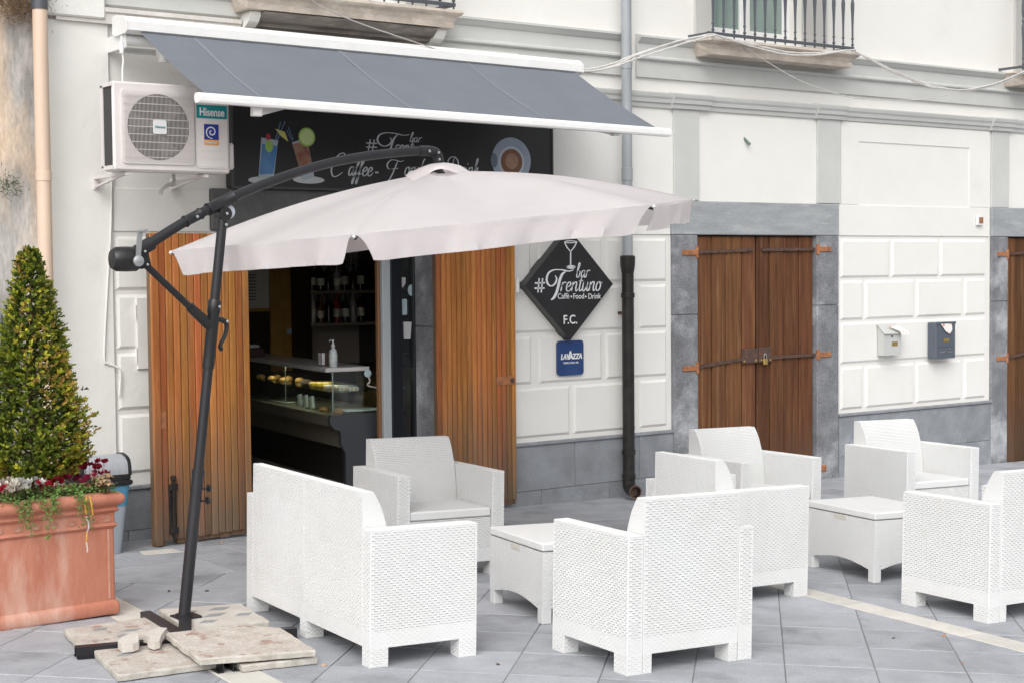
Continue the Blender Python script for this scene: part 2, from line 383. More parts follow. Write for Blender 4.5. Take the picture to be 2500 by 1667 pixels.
for pl,whole,nm,mt in pl_sorted:
    cx=sum(p[0] for p in pl)/len(pl); cy=sum(p[1] for p in pl)/len(pl); dz=rnd(-.0012,.0012)
    loc=((cx-5),cy,dz)
    if vis(pl)>0 and (cnt<298 or nm=='border_stone'):
        if nm=='paving_slab': cnt+=1
        if whole:
            if 'a' not in full:
                mb=MB(); slab_geo(mb,inset([(p[0]-cx,p[1]-cy) for p in pl],.0018)); full['a']=mb.mesh('paving_slab',m_pave)
            me=full['a']
        else:
            mb=MB(); pi_=inset([(p[0]-cx,p[1]-cy) for p in pl],.0018)
            if len(pi_)<3: continue
            slab_geo(mb,pi_); me=mb.mesh(nm,mt)
        obj(nm,me,ground,loc,(rnd(-.002,.002),rnd(-.002,.002),0))
    else:
        pi_=inset([(p[0]-5,p[1]) for p in pl],.0018)
        if len(pi_)>2:
            rest.c=0 if mt is m_pave else 1; slab_geo(rest,pi_,dz)
o=rest.build('paving_slabs',[m_pave,m_pale],ground); o['kind']='stuff'
# small marble patch and litter near the door
mb=MB(); slab_geo(mb,[(0,0),(.26,-.02),(.24,.14),(.03,.15)],.0035,.002,.003); mb.build('marble_patch',m_pale,ground,(-1.02,9.28,0))

# ------------------------------------------------------------------ the bar's building (local y = 0 on the facade plane)
FY=9.88
B=thing('bar_building','cream plastered building with grey cornice, stone doorways and rusticated blocks','building',(0,FY,0))
def wall_mesh(x0,x1,z0,z1,ops,t):
    mb=MB(); xs=sorted({x0,x1,*[a for o_ in ops for a in o_[:2]]}); zs=sorted({z0,z1,*[a for o_ in ops for a in o_[2:]]})
    isop=lambda x,z:any(o_[0]<x<o_[1] and o_[2]<z<o_[3] for o_ in ops)
    for i in range(len(xs)-1):
        for k in range(len(zs)-1):
            a,b,c,d=xs[i],xs[i+1],zs[k],zs[k+1]
            if isop((a+b)/2,(c+d)/2): continue
            mb.add([(a,0,c),(b,0,c),(b,0,d),(a,0,d),(a,t,c),(b,t,c),(b,t,d),(a,t,d)],[(0,1,2,3),(7,6,5,4)])
    for a,b,c,d in ops:
        mb.add([(a,0,c),(a,0,d),(a,t,d),(a,t,c),(b,0,c),(b,0,d),(b,t,d),(b,t,c)],[(0,1,2,3),(7,6,5,4),(1,5,6,2),(3,7,4,0)])
    mb.fix=False
    return mb
D1=(4.90,6.65,-.6,2.085); D2=(9.20,10.70,-.6,2.075); D3=(13.43,14.9,-.6,2.075)
WIN=[(5.25,6.35,3.72,5.9),(9.41,10.51,3.72,5.9),(13.75,14.85,3.72,5.9)]
wall_mesh(3.56,18,-.6,7.2,[D1,D2,D3]+WIN,.42).build('facade_wall',m_plaster,B)
mb=MB(); mb.cbox(3.585,4.055,-.024,0,-.5,3.39,.006); mb.build('corner_strip',m_plaster_l,B)
mb=MB(); mb.box(3.56,18,.42,8,7.1,7.2); mb.box(3.56,3.6,.42,8,-.6,7.1); mb.box(17.96,18,.42,8,-.6,7.1); mb.box(3.6,17.96,7.95,8,-.6,7.1); mb.build('roof_and_side_walls',m_plaster,B)
# rusticated blocks
def block(x0,x1,z0,z1,mt=m_plaster):
    mb=MB(); c=.021; d=.016
    vs=[(x0,-.0005,z0),(x1,-.0005,z0),(x1,-.0005,z1),(x0,-.0005,z1),(x0+c,-d,z0+c),(x1-c,-d,z0+c),(x1-c,-d,z1-c),(x0+c,-d,z1-c)]
    mb.add(vs,[(4,5,6,7),(0,1,5,4),(1,2,6,5),(2,3,7,6),(3,0,4,7)]); mb.build('rustic_block',mt,B)
ROW=[(1.668,2.02),(1.283,1.640),(.885,1.258),(.465,.855)]
for r,(z0,z1) in enumerate(ROW):
    block(4.075,4.91,z0,z1,m_plaster_l)
    for a,b in ([(6.95,7.47),(7.54,8.185),(8.224,8.885)],[(6.95,7.85),(7.885,8.545),(8.583,8.885)])[r%2]: block(a,b,z0,z1)
    for a,b in ([(11.01,11.68),(11.71,12.39),(12.42,13.11)],[(11.01,11.31),(11.345,12.03),(12.07,12.75),(12.79,13.11)],[(11.01,13.11)],[(11.01,11.31),(11.35,12.03),(12.07,12.74),(12.79,13.11)])[r]: block(a,b,z0,z1)
# smooth course above the rustication
for a,b in ((4.07,4.75),(6.95,8.93),(10.99,13.17)):
    mb=MB(); mb.cbox(a,b,-.012,0,2.052,2.335,.004); mb.build('smooth_course',m_plaster,B)
# shallow recessed panel over the letterboxes
mb=MB(); 
for a,b,c,d in ((11.02,11.25,2.34,3.09),(12.86,13.18,2.34,3.09),(11.25,12.86,2.915,3.09)): mb.box(a,b,-.008,0,c,d)
mb.build('panel_surround',m_plaster,B)
for a,b in ((8.967,9.252),(10.696,11.0),(13.195,13.472)):
    mb=MB(); mb.cbox(a,b,-.02,0,2.342,3.095,.003); mb.build('pilaster_strip',m_trim,B)
MOL=[(0,3.095),(-.018,3.095),(-.022,3.112),(-.022,3.128),(-.040,3.136),(-.046,3.165),(-.058,3.182),(-.064,3.205),(-.064,3.215),(0,3.226)]
mb=MB()
for a,b in ((7.7,8.92),(9.36,10.65),(11.04,13.15),(13.52,18)): mb.xprof(MOL,a,b)
mb.build('string_moulding',m_trim,B)
for a,b in ((8.92,9.36),(10.65,11.04),(13.15,13.52)):
    mb=MB(); mb.xprof([(0,MOL[0][1]-.004)]+[(y-.024,z+.002) for y,z in MOL[1:-1]]+[(0,3.23)],a+.002,b-.002); mb.build('pilaster_cap',m_trim,B)
COR=[(0,3.335),(-.026,3.335),(-.026,3.470),(-.045,3.474),(-.056,3.484),(-.056,3.498),(-.045,3.508),(-.034,3.512),(-.034,3.606),(-.046,3.612),(-.056,3.622),(-.072,3.640),(-.084,3.650),(-.084,3.666),(0,3.684)]
for a,b in ((6.60,8.43),(8.56,18)):
    mb=MB(); mb.xprof(COR,a,b); mb.build('cornice',m_trim,B)
mb=MB(); mb.xprof([(0,3.49)]+[(y,z) for y,z in COR[7:-1]]+[(0,3.684)],4.03,5.0); mb.build('cornice',m_trim,B)
mb=MB(); mb.xprof([(0,3.385),(-.05,3.385),(-.05,3.45),(-.062,3.46),(-.062,3.488),(0,3.492)],3.70,4.99); mb.build('weathered_band',m_band,B)
mb=MB(); mb.cbox(3.57,4.02,-.07,0,3.41,4.3,.01); mb.build('corner_block',m_plaster_l,B)
mb=MB(); mb.xprof([(0,3.375),(-.03,3.375),(-.034,3.43),(0,3.45)],6.6,7.35); mb.build('weathered_band',m_band,B)
# stone doorways
def stone(x0,x1,z0,z1,mt,y0=-.03,y1=.3,nm='doorway_stone',c=.006):
    mb=MB(); mb.cbox(x0,x1,y0,y1,z0,z1,c); mb.build(nm,mt,B)
stone(8.932,10.968,2.052,2.336,m_lintel,-.03,.1,'lintel'); stone(13.19,14.95,2.052,2.34,m_lintel,-.03,.1,'lintel')
for x0,x1 in ((8.94,9.222),(10.678,10.966),(13.192,13.448)):
    zs=1.40+rnd(-.03,.03); stone(x0,x1,-.5,zs,m_piperno); stone(x0,x1,zs+.003,2.049,m_piperno)
stone(4.757,6.98,2.062,2.346,m_dlintel,-.03,.1,'lintel')
for x0,x1 in ((4.80,4.932),(6.618,6.93)):
    stone(x0,x1,-.4,1.35,m_piperno,-.02,.41); stone(x0,x1,1.354,2.059,m_piperno,-.02,.41)
# plinth
def pl(x0,x1,z0,z1): stone(x0+.0015,x1-.0015,z0+.0015,z1-.0015,m_plinth,-.03,0,'plinth_slab',.003)
def coping(x0,x1,z): stone(x0,x1,z-.026,z,m_plinth,-.045,0,'plinth_coping',.005)
for a,b in ((6.95,7.881),(7.881,8.563),(8.563,8.935)): pl(a,b,.05,.404)
for a,b in ((6.95,7.542),(7.542,8.234),(8.234,8.935)): pl(a,b,-.3,.05)
coping(6.94,8.936,.430)
for a,b in ((10.972,11.394),(11.394,12.091),(12.091,12.808),(12.808,13.19)): pl(a,b,.036,.404)
for a,b in ((10.972,11.15),(11.15,11.9),(11.9,12.6),(12.6,13.19)): pl(a,b,-.5,.036)
coping(10.971,13.19,.432)
for a,b in ((3.62,4.0),(4.0,4.78)): pl(a,b,.09,.36)
for a,b in ((3.62,4.12),(4.12,4.78)): pl(a,b,-.2,.09)
coping(3.6,4.79,.386)
mb=MB(); mb.cbox(4.205,4.46,-.034,-.0005,1.15,1.62,.004); o=mb.build('meter_door',m_plaster,B)
for z in (1.24,1.52):
    mb=MB(); mb.tube([(4.2,-.03,z-.05),(4.2,-.03,z+.05)],.008,8); mb.build('hinge',m_plaster,o)

# windows with their trims, balconies, railings
for k,(a,b,c,d) in enumerate(WIN):
    mb=MB()
    for x0,x1 in ((a-.20,a-.001),(b+.001,b+.30)):
        mb.box(x0,x1,-.03,0,c-.03,d+.2)
    mb.box(a-.2,b+.3,-.03,0,d+.002,d+.2) if False else None
    W=mb.build('window_trim',m_reveal,B)
    mb=MB(); mid=(a+b)/2
    for x0,x1 in ((a,a+.06),(mid-.045,mid+.045),(b-.06,b)): mb.cbox(x0,x1,.14,.2,c,d,.004)
    for x0,x1 in ((a+.06,mid-.045),(mid+.045,b-.06)):
        mb.box(x0,x1,.15,.19,c,c+.12); mb.box(x0,x1,.15,.19,d-.08,d); mb.box(x0,x0+.02,.155,.185,c+.12,d-.08); mb.box(x1-.02,x1,.155,.185,c+.12,d-.08)
    F=mb.build('window_frame',m_wframe,B)
    for x0,x1 in ((a+.08,mid-.065),(mid+.065,b-.08)):
        mb=MB(); mb.box(x0,x1,.165,.175,c+.12,d-.08); mb.build('pane',m_glassw if k<2 else m_glassb,F)
    # balcony slab with a moulded edge
    x0,x1=((4.90,6.66),(9.15,10.95),(13.32,15.4))[k]; T=3.665; f=-.285
    mb=MB(); e=.055
    prof=[(0,T),(f,T),(f-.006,T-.02),(f+.004,T-.034),(f+.03,T-.05),(f+.045,T-.085),(f+.05,T-.125),(0,T-.13)]
    ends=[0,0,-.006,.004,.03,.045,.05,.05]
    L=[(x0+(ends[i] if 0<i<7 else (0 if i==0 else .05)),y,z) for i,(y,z) in enumerate(prof)]; Rr=[(x1-(p[0]-x0),p[1],p[2]) for p in L]
    nn=len(L); mb.add(L+Rr,[tuple(range(nn))[::-1],tuple(range(nn,2*nn))]+[(i,(i+1)%nn,nn+(i+1)%nn,nn+i) for i in range(nn)])
    BAL=mb.build('balcony',m_balc,B)
    rx0,rx1,ry=x0+.02,x1-.06,f+.03
    mb=MB(); mb.box(rx0-.04,rx1+.012,ry-.011,ry+.011,T+.028,T+.052)
    for xx in (rx0-.012,rx1): mb.box(xx-.0105,xx+.0105,ry,0,T+.0285,T+.0515)
    mb.build('bottom_rail',m_rail,BAL); mb=MB(); mb.box(rx0-.03,rx1+.012,ry-.02,ry+.02,T+.95,T+.975)
    for xx in (rx0-.012,rx1): mb.box(xx-.0105,xx+.0105,ry,0,T+.9505,T+.9745)
    mb.build('top_rail',m_rail,BAL)
    mb=MB(); P=[(.0075,-.02),(.0075,.03),(.013,.034),(.013,.046),(.008,.05),(.008,.085),(.013,.09),(.013,.10),(.0085,.105),(.0095,.20),(.013,.30),(.0165,.37),(.017,.40),(.012,.43),(.008,.44),(.014,.45),(.014,.47),(.008,.48),(.012,.50),(.017,.55),(.0165,.60),(.011,.72),(.0085,.90),(.0085,.925)]
    mb.lathe([(r,z+.03) for r,z in P],8); bm_=mb.mesh('baluster',m_rail,True)
    nb=15; 
    for i in range(nb): obj('baluster',bm_,BAL,(rx0+.02+(rx1-rx0-.02)*i/(nb-1),ry,T))
# moulded corbel under the first balcony
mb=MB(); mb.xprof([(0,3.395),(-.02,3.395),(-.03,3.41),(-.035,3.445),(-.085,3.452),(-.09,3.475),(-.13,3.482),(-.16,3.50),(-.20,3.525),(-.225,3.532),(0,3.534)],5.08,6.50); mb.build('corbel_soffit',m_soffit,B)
for x0,x1 in ((5.0,5.078),(6.502,6.59)):
    mb=MB(); mb.xprof([(0,3.385),(-.03,3.385),(-.05,3.40),(-.055,3.43),(-.09,3.44),(-.14,3.47),(-.17,3.51),(-.175,3.533),(0,3.533)],x0,x1); mb.build('corbel_bracket',m_plaster_l,B)

# ---- wooden leaves of the bar doorway: slats are their pieces
def slat_leaf(x0,y0,x1,y1,z0,z1,n,mt,thick=.055):
    L=math.hypot(x1-x0,y1-y0); a=math.atan2(y1-y0,x1-x0)
    mb=MB(); mb.box(.004,L-.004,.012,thick,z0+.045,z1-.004)
    for q_ in range(9):
        xa=.004+(L-.008)*q_/9; 
        if q_ in (1,): continue
        mb.box(xa,xa+(L-.008)/9-.004,.014,thick-.004,z0+rnd(0,.012),z0+.045)
    D=mb.build('door_leaf',m_woodlow,B,(x0,y0-FY,0),(0,0,a))
    wd=L/n
    for i in range(n):
        ww=wd-.004; mb=MB(); c=.006; d=.012
        xa=i*wd+.002; zb=z0+.04+rnd(-.006,.006)
        vs=[]
        for z in (zb,z1): vs+=[(xa,d,z),(xa,c,z),(xa+c,0,z),(xa+ww-c,0,z),(xa+ww,c,z),(xa+ww,d,z)]
        mb.add(vs,[(i_,(i_+1)%6,(i_+1)%6+6,i_+6) for i_ in range(6)]+[tuple(range(6)),tuple(range(6,12))]); mb.build('slat',mt,D)
    return D,L
LD,LL=slat_leaf(4.16,9.51,4.915,9.63,gz(4.5)+.005,2.035,14,m_wood)
mb=MB(); mb.cbox(.0,.05,-.012,.0,.03,2.03,.003); mb.build('edge_batten',m_wood,LD)
mb=MB(); mb.cbox(.10,.155,-.012,-.001,.10,.42,.003); mb.tube([(.128,-.018,.05),(.128,-.018,.46)],.011,8); mb.lathe([(0,-.02),(.018,-.01),(.018,.01),(0,.02)],10,(.128,-.02,.46)); 
for z in (.12,.40): mb.cbox(.098,.158,-.03,-.001,z-.02,z+.02,.003)
mb.build('bolt',m_blkpipe,LD)
mb=MB(); mb.cbox(.02,.09,-.004,-.0005,.78,.90,.001); mb.build('rust_plate',m_rust,LD)
RD,RL=slat_leaf(6.53,9.79,7.262,9.79,gz(7)+.02,2.035,16,m_wood)
mb=MB(); mb.cbox(RL-.19,RL-.02,-.005,-.0005,.90,.965,.001); mb.build('rust_plate',m_rust,RD)
mb=MB(); mb.lathe([(.018,0),(.018,.008),(.012,.010),(0,.010)],12,(RL-.045,-.004,.932),'y'); mb.box(RL-.06,RL-.03,-.016,-.005,.925,.939); mb.build('key_plate',m_iron,RD)
mb=MB(); mb.cbox(RL-.004,RL+.024,-.02,.045,1.60,1.71,.003); mb.build('door_contact',m_white,RD)

# ---- brown double door and the door beyond it
def plank_door(x0,x1,z0,z1,nl,straps,hinge_left=True,hinge_right=True,two=True):
    mids=(x0+x1)/2; leaves=((x0+.006,mids-.004),(mids+.004,x1-.006)) if two else ((x0+.006,x1-.006),)
    for li,(a,b) in enumerate(leaves):
        mb=MB(); mb.box(a,b,.038,.06,z0,z1); D=mb.build('door_leaf',m_iron,B)  # wood backing given the dark iron colour to paint shade into plank gaps
        ws=[rnd(.85,1.15) for _ in range(nl)]; tot=sum(ws); x=a
        for w_ in ws:
            wd=(b-a)*w_/tot; mb=MB(); mb.cbox(x+.0055,x+wd-.0055,.006+rnd(-.006,.004),.038,z0+rnd(-.012,.004),z1-rnd(.002,.008),.009); mb.build('plank',m_brown,D); x+=wd
        for z,tl in straps:
            mb=MB(); 
            if li==0: p0,p1=Vector((a-.02,-.004,z-.02)),Vector((b-.05,-.004,z+tl*.02-.0))
            else: p0,p1=Vector((a+.05,-.004,z-tl*.0+ .012*tl)),Vector((b+.02,-.004,z+.03*(1 if tl else .2)))
            mb.obb(p0,p1,.016,.027); S=mb.build('hinge_strap',m_iron,D)
            for t in (.15,.4,.65,.92):
                p=p0.lerp(p1,t); mb=MB(); mb.lathe([(.011,0),(.010,.005),(0,.008)],8,(p.x,-.012,p.z),'y'); mb.build('rivet',m_iron,S)
            px=p0 if li==0 else p1; sg=-1 if li==0 else 1
            mb=MB(); mb.cbox(min(px.x,px.x+sg*.17),max(px.x,px.x+sg*.17),-.042,-.02,px.z-.024,px.z+.02,.004); mb.tube([(px.x,-.03,px.z-.045),(px.x,-.03,px.z+.045)],.016,8); mb.build('hinge_pin',m_rust,D)
        if li==1 and two:
            for z in (z0+.10,): mb=MB(); mb.cbox(b+.004,b+.12,-.045,-.02,z-.03,z+.03,.006); mb.build('hinge_pin',m_rust,D)
        if two:
            mb=MB()
            if li==0: mb.cbox(b-.19,b-.002,-.019,.004,.945,1.07,.003)
            else: mb.cbox(a+.002,a+.16,-.019,.004,.945,1.075,.003)
            LK=mb.build('lock_plate',m_iron,D)
            for dx in (.02,.16) if li==0 else (.03,.14):
                for z in (.965,1.05):
                    xx=(b-.19+dx) if li==0 else (a+dx); mb=MB(); mb.lathe([(.010,0),(.009,.004),(0,.007)],8,(xx,-.019,z),'y'); mb.build('rivet',m_iron if z>1 else m_brass,LK)
    return leaves
plank_door(9.224,10.676,gz(10)-.02,2.046,4,((1.925,.0),(.955,2.)))
o=thing('padlock','brass padlock hanging from the lock plate of the closed brown door','padlock',(10.02,FY-.03,.955))
mb=MB(); mb.cbox(-.024,.024,-.011,.011,-.03,.022,.004); mb.build('body',m_brass,o)
mb=MB(); mb.tube(spline([(-.016,0,.02),(-.016,0,.045),(-.010,0,.060),(0,0,.066),(.010,0,.060),(.016,0,.045),(.016,0,.02)],4),.0042,8); mb.build('shackle',m_steel,o)
plank_door(13.45,14.9,gz(13.5)-.02,2.046,4,((1.9,.0),(.86,2.)))

# ------------------------------------------------------------------ inside the bar
m_must=mat('mustard_wall',(.52,.30,.07),(.42,.22,.045),scale=5,rough=.8,bump=.2,bscale=20)
m_inwall=mat('inner_wall',(.62,.58,.52),(.56,.52,.46),scale=3,rough=.9)
m_dkwood=mat('dark_panel',(.02,.014,.012),(.03,.02,.016),scale=6,stretch=(8,8,1),rough=.5)
m_floor=mat('shop_tiles',(.36,.33,.30),(.30,.275,.25),scale=6,rough=.35)
m_marble=mat('counter_marble',(.62,.61,.60),(.50,.49,.48),scale=5,stretch=(1,.4,1),rough=.2)
m_cnt=mat('counter_grey',(.045,.05,.06),(.05,.056,.066),scale=4,rough=.5)
m_cntb=mat('counter_beige',(.20,.175,.14),(.165,.145,.115),scale=5,rough=.4)
m_cntk=mat('counter_front',(.022,.019,.018),rough=.35)
m_glass=glass('clear_glass'); m_glass2=glass('door_glass',(.55,.62,.62),.3)
m_alu=mat('aluminium',(.46,.50,.53),(.42,.46,.49),scale=4,stretch=(4,4,.5),rough=.4)
m_blkfr=mat('black_frame',(.014,.017,.022),rough=.3)
mb=MB(); mb.box(3.7,9.6,10.3,13.2,-.08,.0); mb.box(4.95,6.6,9.83,10.3,-.08,.004); structure(mb.build('shop_floor',m_floor))
IB=B
mb=MB(); y=13.1-FY
mb.box(6.93,9.6,y,y+.1,0,2.9); mb.build('mustard_back_wall',m_must,B)
mb=MB(); mb.box(3.7,6.93,y,y+.1,1.42,2.9); mb.box(9.5,9.6,.42,y,0,2.9); mb.box(3.7,3.8,.42,y,0,2.9); mb.build('inner_wall',m_inwall,B)
mb=MB(); mb.box(3.7,6.88,y-.02,y+.1,0,1.42); mb.build('dark_wainscot',m_dkwood,B)
mb=MB(); mb.box(3.7,9.6,.42,y+.1,2.9,3.0); mb.build('inner_ceiling',m_inwall,B)
mb=MB(); mb.box(6.885,7.0,y-.03,y-.001,0,2.9); mb.build('wall_post',m_must,B)
# glazed entrance: frame parts on the building
def gb(nm,x0,x1,z0,z1,mt,y0=.33,y1=.40): 
    mb=MB(); mb.cbox(x0,x1,y0,y1,z0,z1,.004); return mb.build(nm,mt,B)
gb('door_stile',6.325,6.395,0,2.06,m_alu); gb('door_frame',6.30,6.322,0,2.06,mat('copper_edge',(.22,.11,.05),rough=.4),.36,.4)
SF=gb('sidelight_frame',6.40,6.50,0,2.06,m_blkfr); 
mb=MB(); mb.box(6.50,6.62,.36,.37,.02,2.05); mb.build('pane',m_glass2,SF)
mb=MB(); mb.cbox(6.602,6.618,.33,.4,0,2.06,.003); mb.build('sidelight_edge',m_blkfr,SF)
m_stick=mat('sticker_pale',(.45,.58,.62),rough=.5); m_stickw=mat('sticker_white',(.62,.62,.63),rough=.5)
def sticker(label,pts,mt):
    mb=MB(); mb.poly_xz(pts,0,-.002); x,z=[sum(p[i] for p in pts)/len(pts) for i in (0,1)]
    tag(mb.build('sticker',mt,None,(0,FY+.355,0)),label,'sticker','stickers on the entrance glazing')
def circ(cx,cz,rx,rz,n=20): return [(cx+rx*math.cos(2*math.pi*k/n),cz+rz*math.sin(2*math.pi*k/n)) for k in range(n)]
def rrect(x0,x1,z0,z1,r,n=4):
    out=[]
    for cx,cz,a in ((x1-r,z1-r,0),(x0+r,z1-r,90),(x0+r,z0+r,180),(x1-r,z0+r,270)):
        out+=[(cx+r*math.cos(R(a+90*k/n)),cz+r*math.sin(R(a+90*k/n))) for k in range(n+1)]
    return out
Y_=FY+.353
def apx(u,v): p=at(u,v,Y_); return (p.x,p.z)
sticker('white shield-shaped sticker, topmost on the entrance glazing',[apx(977,678),apx(990,678),apx(990,692),apx(984,703),apx(977,694)],m_stickw)
c=apx(1005,709); sticker('round pale blue sticker on the entrance glazing',circ(c[0],c[1],.034,.044),m_stick)
a,b=apx(967,731),apx(994,769); sticker('square pale blue sticker on the entrance glazing',rrect(a[0],b[0],b[1],a[1],.008),m_stick)
sticker('white cup-shaped sticker, lowest on the entrance glazing',[apx(985,786),apx(1005,786),apx(1002,828),apx(986,828)],m_stickw)

# counter with its glass case
CA=R(-8); CX,CY=5.985,10.42
K=thing('display_counter','dark bar counter with glazed pastry case and white marble top','counter',(CX,CY,0),CA)
Lc=2.35
mb=MB(); mb.cbox(-.04,.32,0,Lc,1.02,1.052,.004); mb.build('counter_top',m_marble,K)
prof=[(.0,.695),(-.012,.66),(-.005,.62),(.03,.585),(.07,.575),(.08,.53),(.075,.48),(.095,.44),(.115,.40),(.115,.0),(.62,.0),(.62,.70)]
mb=MB(); mb.prism(prof,lambda a,b:(a,0,b),lambda a,b:(a,.045,b)); mb.build('end_panel',m_cnt,K)
mb=MB(); 
for z in (.50,.36): mb.box(.34,.60,-.003,0,z,z+.012)
mb.build('vent_slot',m_blkfr,K)
mb=MB(); mb.box(.02,.60,.046,Lc,.60,.685); mb.build('case_base',m_cntb,K)
mb=MB(); mb.box(.095,.11,.046,Lc,.44,.60); mb.build('bumper_rail',m_cntb,K)
mb=MB(); mb.box(.13,.60,.046,Lc,.16,.60); mb.build('front_panel',m_cntk,K)
mb=MB(); mb.box(.09,.60,.046,Lc,.0,.16); mb.build('toe_step',m_floor,K)
for y0,y1 in ((.03,1.05),(1.056,Lc-.02)):
    mb=MB(); mb.box(.010,.016,y0,y1,.69,1.015); mb.build('front_glass',m_glass,K)
mb=MB(); mb.box(.016,.58,.016,.022,.69,1.015); mb.build('side_glass',m_glass,K)
mb=MB(); mb.box(.04,.50,.05,Lc-.05,.858,.866); mb.build('glass_shelf',m_glass,K)
mb=MB(); mb.tube([(.03,.035,.72),(.03,.035,1.015)],.006,8); mb.tube([(.03,1.053,.69),(.03,1.053,1.015)],.005,8); mb.build('case_post',m_steel,K)
mb=MB(); mb.box(.08,.10,.3,1.6,1.006,1.018); mb.build('case_lamp',lamp_mat('case_lamp',(1,.85,.6),14.),K)
mb=MB(); mb.tube(spline([(.30,-.005,.99),(.32,-.005,.94),(.30,-.005,.91),(.40,-.005,.885),(.62,-.005,.88)],5),.006,6); mb.build('appliance_cable',m_cable,K)
mb=MB(); mb.lathe([(.028,0),(.03,.01),(0,.012)],8,(.30,-.001,1.0),'y'); mb.build('switch_box',m_stick,K)
KM=Matrix.Translation((CX,CY,0))@Matrix.Rotation(CA,4,'Z')
def kp(x,y,z): return KM@Vector((x,y,z))
m_bread=mat('pastry',(.62,.40,.13),(.38,.19,.05),scale=30,rough=.7,bump=.4,bscale=60); m_yel=mat('yellow_wrap',(.62,.45,.08),rough=.5); m_choc=mat('chocolate',(.05,.025,.014),rough=.5)
def food(nm,label,cat,x,y,z,builder,mt,grp=None):
    mb=MB(); builder(mb); tag(mb.build(nm,mt,None,kp(x,y,z),(0,0,CA),True),label,cat,grp)
def loaf(mb,rx=.035,ry=.05,h=.035): 
    mb.lathe([(rx,0),(rx*1.1,h*.35),(rx*.8,h*.8),(0,h)],10); mb.v=[(a,b*ry/rx,c_) for a,b,c_ in mb.v]
ordn=['first','second','third','fourth','fifth','sixth','seventh','eighth','ninth','tenth','eleventh','twelfth','thirteenth','fourteenth']
for i,(x,y) in enumerate(((.12,1.9),(.22,1.78),(.12,1.62),(.22,1.5),(.14,1.38),(.24,1.28))):
    mb=MB(); loaf(mb); tag(mb.build('pastry',m_bread,None,kp(x,y,.866),(0,0,CA),True),'golden pastry on the glass shelf of the counter, %s from the back'%ordn[i],'pastry','pastries in the glass case')
mb=MB(); loaf(mb,.04,.08,.05); tag(mb.build('chocolate_roll',m_choc,None,kp(.14,.86,.866),(0,0,CA),True),'dark chocolate roll on the glass shelf beside the yellow packets','pastry')
for i in range(3):
    mb=MB(); mb.cbox(-.03,.03,-.04,.04,0,.035+.006*i,.01); tag(mb.build('snack_packet',m_yel,None,kp(.13+.02*i,.68-.10*i,.866),(0,0,CA+.2*i)),'yellow snack packet in the glass case, %s from the chocolate roll'%ordn[i],'packet','yellow packets in the glass case')
for i in range(5):
    mb=MB(); mb.cbox(-.04,.04,-.045,.045,0,.028,.004); o=tag(mb.build('snack_box',m_letter,None,kp(.16+.05*(i%3),.40-.075*i,.866),(0,0,CA+.1)),'white and orange snack box on the glass shelf, %s from the packets'%ordn[i],'box','snack boxes in the glass case')
    mb=MB(); mb.box(-.042,-.041,-.03,-.005,.006,.022); mb.box(-.042,-.041,.01,.03,.006,.022); mb.box(-.03,-.01,-.0465,-.0455,.006,.022); mb.box(.005,.025,-.0465,-.0455,.006,.022); mb.build('orange_print',m_orange,o)
for i in range(5):
    mb=MB(); mb.cbox(-.012,.012,-.03,.03,0,.10,.003); tag(mb.build('snack_bar',m_navy if i%2 else m_letter,None,kp(.12+.03*(i%2),.95-.065*i,.686),(R(-14),0,CA)),('navy' if i%2 else 'white')+' wrapped bar standing in the lower case, %s from the back'%ordn[i],'snack','bars standing in the lower case')
food('serving_tray','white paper tray on the counter case floor behind the end panel','tray',.35,.2,.70,lambda mb:mb.cbox(-.17,.17,-.07,.07,0,.012,.003),m_letter)
for i,(x,y) in enumerate(((.12,.45),(.2,.32),(.14,.2))):
    mb=MB(); loaf(mb,.035,.05,.04); tag(mb.build('candy_pile',mat('candy%d'%i,(.45,.08,.06),(.35,.30,.08),scale=60,rough=.4),None,kp(x,y,.686),(0,0,CA),True),'colourful heap of sweets in the lower glass case, %s from the back'%ordn[i],'sweets','sweets in the lower case')
food('baking_tray','steel tray of pastries on the counter case floor at the back','tray',.25,1.7,.686,lambda mb:mb.cbox(-.18,.18,-.45,.45,0,.015,.003),m_steel)
# things on the counter
o=thing('sanitizer_bottle','clear pump bottle of hand sanitizer with teal label on the counter top','bottle',kp(.08,.14,1.052),CA)
mb=MB(); mb.lathe([(.030,0),(.032,.01),(.032,.10),(.026,.125),(.013,.14),(.013,.155)],14); mb.build('body',mat('sanitizer_body',(.55,.60,.62),rough=.15,spec=.6),o,smooth=True)
mb=MB(); mb.lathe([(.0325,.03),(.0325,.095)],14); mb.build('label',mat('sanitizer_label',(.06,.38,.36),(.62,.65,.65),scale=9,stretch=(.1,.1,2.2),lo=.5,hi=.52,rough=.5),o,smooth=True)
mb=MB(); mb.lathe([(.015,.15),(.015,.17),(.006,.172),(.006,.195),(.01,.196),(.01,.203),(0,.205)],10); mb.tube([(0,0,.2),(-.025,-.005,.2),(-.032,-.006,.192)],.004,6); mb.build('pump',m_white,o,smooth=True)
o=thing('napkin_box','brown box with a white panel behind the sanitizer bottle on the counter','box',kp(.075,.28,1.052),CA)
mb=MB(); mb.cbox(-.05,.05,-.03,.03,0,.11,.003); mb.build('body',mat('brown_box',(.06,.032,.024),rough=.5),o)
mb=MB(); mb.box(-.052,-.0505,-.022,.022,.01,.10); mb.box(-.045,-.02,-.0315,-.0305,.01,.10); mb.build('panel',m_letter,o)
o=thing('napkin_basket','brown basket of napkins at the back end of the counter','basket',kp(.05,1.95,1.052),CA)
mb=MB(); mb.cbox(-.07,.07,-.16,.16,0,.075,.01); mb.build('basket',mat('basket_brown',(.055,.03,.024),rough=.4),o)
mb=MB(); mb.cbox(-.05,.05,-.10,.0,.07,.10,.012); mb.cbox(-.04,.05,.01,.08,.07,.092,.01); mb.build('napkins',m_white,o)
